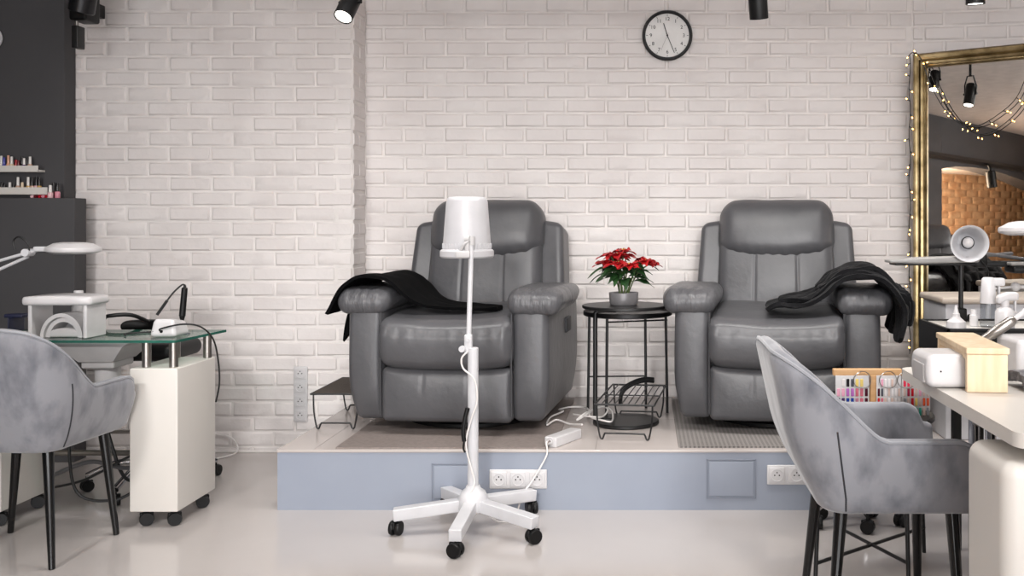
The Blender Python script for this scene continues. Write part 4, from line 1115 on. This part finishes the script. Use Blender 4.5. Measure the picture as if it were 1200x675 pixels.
b=MB(); b.tube([a1-dd*.005,a1+dd*.02,a1+Vector((.045,.01,.025)),a1+Vector((.09,.02,-.01)),(1.17,2.72,tz+.10)],.008,10,smooth=7); b.build('hose',M['white_plastic'],hs,True)
b=MB()
def ft(u,v):
    x=.945+.22*u; y=2.305+.16*v; return (x,y,tz+.018+.016*math.sin(PI*min(1,v*1.0))*1.0+.003*math.sin(u*30)*math.sin(v*26))
b.sheet(ft,30,24,.022)
tag(b.build('folded_towel',M['towel']),'grey woven towel folded on the white desk beside the riser','towel')
# ================================================================ DISPLAY OF NAIL TIPS ON A ROUND STOOL TABLE
sx,sy,sz_=.765,3.17,.535
bt_=thing('round_side_table','dark round side table on thin rod legs under the nail colour display','table',(sx,sy,0))
b=MB(); b.lathe([(.001,sz_-.02),(.20,sz_-.02),(.207,sz_-.014),(.207,sz_-.004),(.203,sz_),(.001,sz_)],56,TR(sx,sy,0)); b.build('tabletop',M['black_metal'],bt_,True)
lg=[(PX(955,2.98),2.98),(PX(978,3.36),3.36),(PX(1065,2.98),2.98),(PX(1083,3.34),3.34)]
for (x,y) in lg:
    b=MB(); b.cyl((x,y,0),(sx+(x-sx)*.9,sy+(y-sy)*.9,sz_-.018),.007,seg=12); b.build('leg',M['black_metal'],bt_,True)
b=MB(); b.cyl((lg[0][0],lg[0][1],.09),(lg[3][0],lg[3][1],.09),.006,seg=10); b.cyl((lg[1][0],lg[1][1],.09),(lg[2][0],lg[2][1],.09),.006,seg=10); b.build('cross_brace',M['black_metal'],bt_,True)
Yd=3.14
ds=thing('swatch_stand','wooden bar stand holding nail colour charts on the round table','display stand',(PX(1017,Yd),Yd,sz_))
b=MB(); b.box(PX(976,Yd),PX(1056,Yd),Yd-.012,Yd+.012,PZ(440,Yd),PZ(432,Yd),.003); b.build('top_bar',M['wood_bar'],ds,True)
b=MB(); b.box(PX(1019,Yd),PX(1026.5,Yd),Yd-.014,Yd+.010,sz_+.016,PZ(439,Yd),.003); b.build('post',M['wood_bar'],ds,True)
b=MB(); b.box(PX(1000,Yd),PX(1045,Yd),Yd-.05,Yd+.05,sz_+.001,sz_+.016,.003); b.build('base',M['wood_bar'],ds,True)
TC={}
def tipm(c):
    k='nail_tip_%s'%c
    if c not in TC:
        TC[c]=mat(k,dict(K=(24,22,26),G=(86,88,96),Y=(236,208,120),W=(238,234,234),P=(238,172,196),V=(186,110,190),R=(206,110,128),D=(74,12,34),N=(28,24,74),U=(70,38,96),B=(34,66,156),M=(190,130,150),X=(168,40,70),E=(196,20,36),S=(150,152,156),O=(236,98,60),T=(64,170,150),L=(222,196,186),F=(240,60,90),H=(60,140,70))[c],.2,coat=.4)
    return TC[c]
def chart(label,px0,px1,rows,Y,py0,py1,ringpx,rz=0):
    x0,x1=PX(px0,Y),PX(px1,Y); z0,z1=PZ(py1,Y),PZ(py0,Y)
    t=thing('nail_colour_chart',label,'colour chart',((x0+x1)/2,Y,max(z0,sz_+.001)),rz,'nail colour charts on the wooden stand'); T=TR(0,0,-max(z0,sz_+.001))
    w=(x1-x0)
    z0=max(z0,sz_+.002)
    b=MB(); b.box(-w/2,w/2,-.0015,.0015,z0,z1,.001,M=T); b.build('card',M['white_plastic'],t)
    nr=len(rows); nc=max(len(r) for r in rows); cols={}
    for i,r in enumerate(rows):
        for j,ch in enumerate(r):
            if ch=='.': continue
            cols.setdefault(ch,[]).append((i,j))
    mb=MB(); ms=[]
    for k,(ch,lst) in enumerate(cols.items()):
        ms.append(tipm(ch))
        for (i,j) in lst:
            cx_=-w/2+w*(j+.65)/(nc+.3); cz_=PZ(447+11.2*i,Y)
            hh=.032 if False else 9.2/F*Y; mb.rbox((cx_,-.003,cz_-.004),(w/(nc+.3)*.66,.004,hh),.0018,M=T,mi=k)
    mb.build('nail_tip',ms,t)
    b=MB()
    for q in ringpx:
        b.tube([Vector((PX(q,Y)-(x0+x1)/2+.0285*math.cos(a),-.0185+.006*math.sin(a*2),PZ(444,Y)+.028*math.sin(a))) for a in [2*PI*k/28 for k in range(28)]],.0014,6,closed=True)
    for v_ in range(len(b.v)): b.v[v_]=T@b.v[v_]
    b.build('binder_ring',M['steel'],t)
chart('white nail chart with black, blue, grey and pink tips beside the wooden post',979,1018.5,['.WKGYY.','PPVVRRD','NUBBMRD','SSGGGSX'],Yd-.02,440,481,[1009])
chart('white nail chart with dark red and pale tips in the middle of the stand',1027,1056,['.PWWLW.','DGWLWWL','ERLWLWW','ERSLXXL'],Yd-.02,440,481,[1039])
chart('white nail chart of coral, pink and green strips under the desk edge',1057,1090,['FFLPLL.','LXELPLL','SLEYLOO','LSHTTLS'],Yd-.03,437,481,[1060],0)
# ---- rolling stool behind the chair
rs=thing('rolling_stool','low black rolling stool with chrome castor legs behind the side-on velvet chair','stool',(.78,3.70,0))
b=MB(); b.lathe([(.001,.43),(.16,.43),(.175,.44),(.178,.47),(.165,.49),(.001,.495)],40,TR(.82,3.66,0)); b.build('seat',M['black_plastic'],rs,True)
b=MB(); b.cyl((.82,3.66,.12),(.82,3.66,.43),.022); b.build('column',M['chrome'],rs,True)
for k in range(5):
    a=math.radians(206+72*k); q=.175
    if k==1: q=.17
    ex_,ey_=.82+q*math.cos(a),3.645+q*.6*math.sin(a)
    b=MB(); b.tube([(.82,3.66,.12),(.82+q*.5*math.cos(a),3.652+q*.4*math.sin(a),.125),(ex_,ey_,.075)],.012,10,smooth=6); b.build('base_leg',M['chrome'],rs,True)
    caster_mb(ex_,ey_,a+1.0,.026,.075).build('caster',M['black_plastic'],rs,True)
# ================================================================ TROLLEY AND LAMPS BEHIND THE DESK
tl=thing('black_tray_table','black-sided tray table with a white top behind the white desk','table',(1.35,3.26,0))
b=MB(); b.box(1.0,1.75,3.10,3.42,.722,.812,.004); b.build('box_body',M['black_plastic'],tl,True)
b=MB(); b.box(1.012,1.738,3.112,3.408,.811,.817,.002); b.build('top_panel',M['white_lam'],tl,True)
b=MB()
for q in ((1.0,1.75,3.10,3.112),(1.0,1.75,3.408,3.42),(1.0,1.012,3.10,3.42),(1.738,1.75,3.10,3.42)): b.box(q[0],q[1],q[2],q[3],.81,.823,.002)
b.build('rim',M['black_plastic'],tl,True)
for (x,y) in ((1.12,3.15),(1.70,3.15),(1.12,3.37),(1.70,3.37)):
    b=MB(); b.box(x-.015,x+.015,y-.015,y+.015,0,.722,.003); b.build('leg',M['black_metal'],tl,True)
cb=thing('white_cabinet','light grey cabinet with a beige padded top in front of the gold mirror','cabinet',(1.5,4.2,H_P))
b=MB(); b.box(1.285,1.86,4.0,4.32,H_P+.001,.828,.006); b.build('body',M['grey_panel'],cb,True)
b=MB(); b.rbox((1.565,4.155,.842),(.60,.34,.03),.012,(8,4,1),4); b.build('padded_top',M['beige'],cb,True)
tt=.817
def spray(label,px,clear,py0,py1,Y):
    x=PX(px,Y); t=thing('spray_bottle',label,'spray bottle',(x,Y,tt)); h=PZ(py0,Y)-tt
    hb=h*.48; r=.027
    b=MB(); 
    if clear: b.lathe([(.001,.001),(r*.92,.001),(r,.006),(r*.95,hb),(r*.8,hb+.004),(.001,hb+.004)],28); b.build('bottle_body',M['clear'],t)
    else: b.lathe([(.001,.001),(r*1.1,.001),(r*1.18,.006),(r*1.15,hb*.95),(r*.9,hb*1.12),(r*.5,hb*1.22),(r*.48,hb*1.3),(.001,hb*1.3)],28); b.build('bottle_body',M['white_plastic'],t)
    if clear:
        b=MB(); b.cyl((0,0,.03),(0,0,hb),.009,seg=14); b.build('dip_tube',M['white_plastic'],t)
        b=MB(); b.lathe([(r*.98,hb),(r*1.02,hb+.003),(r*.9,hb+.05),(r*.8,h-.006),(r*.6,h),(.001,h)],24,Matrix.Diagonal((1,1,1,1))); b.rbox((.03,0,h-.016),(.05,.03,.028),.008)
        b.rbox((.036,0,h-.055),(.008,.016,.055),.004,M=TR(.0,0,0)@Matrix.Identity(4)); b.build('spray_head',M['white_plastic'],t)
    else:
        b=MB(); b.rbox((.008,0,h-.018),(.072,.030,.030),.010,(6,2,2),4,lambda w_,u:Vector((w_.x,w_.y,w_.z+(.0 if u.x>0 else -.012*u.x*-1))))
        b.cyl((0,0,hb*1.26),(0,0,h-.03),.014); b.rbox((.034,0,h-.050),(.008,.014,.045),.004,M=Matrix.Identity(4)); b.build('spray_head',M['white_plastic'],t)
        b=MB(); b.rbox((.012,-r*1.165,hb*.55),(.026,.002,.012),.001); b.build('label_patch',M['pink'],t)
spray('clear spray bottle with a tall white head on the black-sided tray table',1158,True,325,384,3.2)
spray('white spray bottle with a pink label mark on the black-sided tray table',1177.5,False,341,386,3.14)
x=PX(1121,3.13); b=MB(); b.lathe([(.001,.001),(.030,.001),(.033,.006),(.030,.026),(.014,.040),(.012,.046),(.012,.052),(.009,.054),(.004,.078),(.003,.080),(.001,.080)],28,TR(x,3.135,tt)); tag(b.build('nozzle_bottle',M['white_plastic']),'white squeeze bottle with a pointed nozzle behind the wooden riser','bottle')
x=PX(1143.5,3.2); b=MB(); b.lathe([(.001,.001),(.013,.001),(.014,.004),(.014,.038),(.010,.042),(.0095,.058),(.001,.058)],20,TR(x,3.22,tt)); tag(b.build('small_bottle',M['white_plastic']),'small white capped bottle beside the clear spray bottle','bottle')
# bar lamp
lb=thing('bar_lamp','flat grey and black bar lamp on a black post clamped to the tray table','lamp',(PX(1125,3.40),3.40,tt))
zb_=PZ(306,3.38); Yb=3.38
b=MB(); b.cyl((PX(1126,3.40),3.40,.80),(PX(1126,3.40),3.40,zb_-.012),.0085); b.build('post',M['black_metal'],lb,True)
b=MB(); b.rbox((PX(1126,3.40),3.405,.835),(.034,.05,.058),.006); b.cyl((PX(1133,3.4),3.385,.83),(PX(1140,3.4),3.385,.83),.013); b.build('clamp',M['black_plastic'],lb,True)
def fbar(w_,u):
    o=Vector(w_); o.z*=1-.45*sst((-u.x-.2)/.8); o.y*=1-.2*sst((-u.x-.4)/.6); o.z+=.004*u.x; return o
b=MB(); b.rbox((PX(1091,Yb),Yb,zb_+.004),(PX(1143,Yb)-PX(1040,Yb),.10,.022),.007,(14,3,2),3,fbar); b.build('light_bar',M['bar_grey'],lb,True)
b=MB(); b.rbox((PX(1093,Yb),Yb,zb_-.010),(PX(1141,Yb)-PX(1046,Yb),.085,.008),.003,(8,2,1)); b.build('bar_underside',M['black_plastic'],lb,True)
b=MB(); b.rbox((PX(1146,Yb),Yb-.01,zb_+.0),(.05,.05,.045),.012); b.cyl((PX(1139,Yb),Yb-.04,zb_+.006),(PX(1139,Yb),Yb+.03,zb_+.006),.014); b.build('joint',M['black_plastic'],lb,True)
b=MB(); b.rbox((PX(1185,Yb),Yb,zb_-.010),(.24,.04,.022),.008); b.rbox((PX(1202,Yb),Yb-.02,zb_-.028),(.14,.09,.026),.010); b.build('second_bar',M['black_plastic'],lb,True)
b=MB(); b.rbox((PX(1200,Yb),Yb-.02,zb_-.008),(.14,.085,.012),.005); b.build('second_bar_top',M['bar_grey'],lb,True)
for (q0,q1) in (((1150,300),(1186,297)),((1146,296),(1210,305))):
    b=MB(); b.tube([P(q0[0],q0[1],3.36),P((q0[0]+q1[0])/2,(q0[1]+q1[1])/2,3.38),P(q1[0],q1[1],3.40)],.0065,8); b.build('arm_rod',M['tube_grey'],lb,True)  # arms known only as mirror reflections, built as solid rods on this lamp
# bell lamp clipped on the bar
bc=P(1136.5,285.5,3.30); ax=Vector((-.16,-.96,-.10)).normalized()
bl_=thing('bell_lamp','white bell-shaped clip lamp facing the room on the bar lamp joint','lamp',(bc.x,bc.y,bc.z))
Mb=Matrix.Translation(bc)@align(ax); R=.0635
b=MB(); b.lathe([(.018,-.115),(.026,-.11),(.034,-.08),(.052,-.03),(R,.0),(R+.002,.001),(R-.001,.0),(.050,-.032),(.032,-.08),(.022,-.098),(.001,-.10)],48,Mb,cap=True); b.build('shade',M['white_metal'],bl_,True,angle=60)
b=MB(); b.sphere((0,0,-.035),.019,20,M=Mb); b.cyl(Mb@Vector((0,0,-.095)),Mb@Vector((0,0,-.05)),.012); b.build('bulb',M['white_plastic'],bl_,True)
b=MB(); b.lathe([(.0225,-.0615),(.0225,-.055),(.019,-.055)],28,Mb@TR(.003,-.004,0),cap=False); b.build('socket_ring',M['black_plastic'],bl_,True)
b=MB(); b.tube([Mb@Vector((0,0,-.11)),Mb@Vector((0,0,-.15)),P(1150,302,3.40),P(1146,306,3.38)],.007,8,smooth=6); b.rbox(P(1147,302,3.36),(.05,.035,.028),.007); b.tube([P(1150,306,3.34),P(1157,316,3.33),P(1158,330,3.34)],.003,6,smooth=6); b.build('clip_arm',M['black_plastic'],bl_,True)
b=MB(); c=P(1190,336,3.36); b.sphere(c,.017,16); b.cyl(P(1163,338.5,3.36),c,.0045,seg=10); bb=thing('ball_ended_arm','white ball-ended rod beyond the spray bottles under the bar lamp','arm',(c.x,c.y,c.z)); b.cyl(c,c+Vector((.13,0,.0)),.008,seg=10); b.cyl(c+Vector((.13,0,0)),(c.x+.13,c.y,tt),.008,seg=10); b.cyl((c.x+.13,c.y,tt),(c.x+.13,c.y,tt+.01),.03,seg=20); b.build('rod',M['grey_plastic'],bb,True)
# second magnifier
Ym2=2.95
m2=magnifier('magnifier_lamp','white domed magnifier lamp entering the frame above the spray bottles',P(1212,270,Ym2),.108,Ym2,[P(1285,268,Ym2),P(1330,300,Ym2),P(1340,330,Ym2)],side=-1)
b=MB(); q=P(1340,330,Ym2); b.cyl((q.x,q.y,.001),(q.x,q.y,q.z),.011); b.lathe([(.001,.001),(.12,.001),(.12,.02),(.02,.03),(.001,.03)],28,TR(q.x,q.y,0)); b.build('stand_post',M['white_metal'],m2,True)

# ================================================================ LIGHT, WORLD, CAMERA
w=bpy.data.worlds.new('daylight'); SC.world=w; w.use_nodes=True
bg=w.node_tree.nodes['Background']; bg.inputs[0].default_value=lin((225,232,245)); bg.inputs[1].default_value=1.0
def area(loc,rot,sx_,sy_,e,col):
    l=bpy.data.lights.new('daylight_area','AREA'); l.shape='RECTANGLE'; l.size=sx_; l.size_y=sy_; l.energy=e; l.color=col
    o=bpy.data.objects.new('daylight_area',l); COL.objects.link(o); o.location=loc; o.rotation_euler=rot; return o
for xx in (-1.02,1.98):
    area((xx,YF+.05,1.35),(PI/2,0,0),2.6,1.9,WIN_E,(.985,.985,1))
for i,xx in enumerate((-1.1,1.0)):  # two unseen ceiling panels added as top fill light
    t=thing('ceiling_light',['slim white ceiling light nearer the glass desk','slim white ceiling light nearer the white desk'][i],'ceiling light',(xx,3.0,Z_C))
    b=MB(); b.box(-.75,.75,-.11,.11,-.045,-.001,.006); b.build('light_body',M['white_metal'],t)
    b=MB(); b.box(-.73,.73,-.09,.09,-.048,-.044,.001); b.build('light_panel',M['panel_glow'],t)
    area((xx,3.0,Z_C-.055),(0,0,0),1.45,.18,TOP_FILL_E,(1,.985,.97))  # top fill from the added panel, not daylight
c=A+dv*(u1+1.2)-nv*1.2
for xx,tx in ((-2.2,-2.1),(-.7,-.7),(.8,.7)):  # three added fill spots without fittings behind the camera, brightening the lower wall
    l=bpy.data.lights.new('room_spot','SPOT'); l.energy=FILL_W; l.spot_size=math.radians(46); l.spot_blend=1; l.shadow_soft_size=.22; l.color=(1,.98,.96)
    o=bpy.data.objects.new('room_spot',l); COL.objects.link(o); o.location=(xx,-.3,2.45); o.rotation_euler=(Vector((tx,4.7,.1))-Vector((xx,-.3,2.45))).to_track_quat('-Z','Y').to_euler()
l=bpy.data.lights.new('niche_light','POINT'); l.energy=420; l.color=(1,.82,.62); l.shadow_soft_size=.25
o=bpy.data.objects.new('niche_light',l); COL.objects.link(o); o.location=(c.x,c.y,1.5)
cam=bpy.data.cameras.new('camera'); co=bpy.data.objects.new('camera',cam); COL.objects.link(co)
co.location=(0,0,HC); co.rotation_euler=(PI/2,0,0)
cam.sensor_fit='HORIZONTAL'; cam.sensor_width=36; cam.lens=36*F/1200
cam.shift_x=-(VX-600)/1200; cam.shift_y=(VY-337.5)/1200; cam.clip_start=.05
SC.camera=co
vs=SC.view_settings; vs.view_transform='Standard'; vs.look='None'; vs.exposure=EXPO; vs.gamma=1; vs.use_curve_mapping=False
SC.cycles.use_denoising=True; SC.cycles.max_bounces=10; SC.cycles.diffuse_bounces=6; SC.cycles.sample_clamp_indirect=6
bpy.context.view_layer.update()
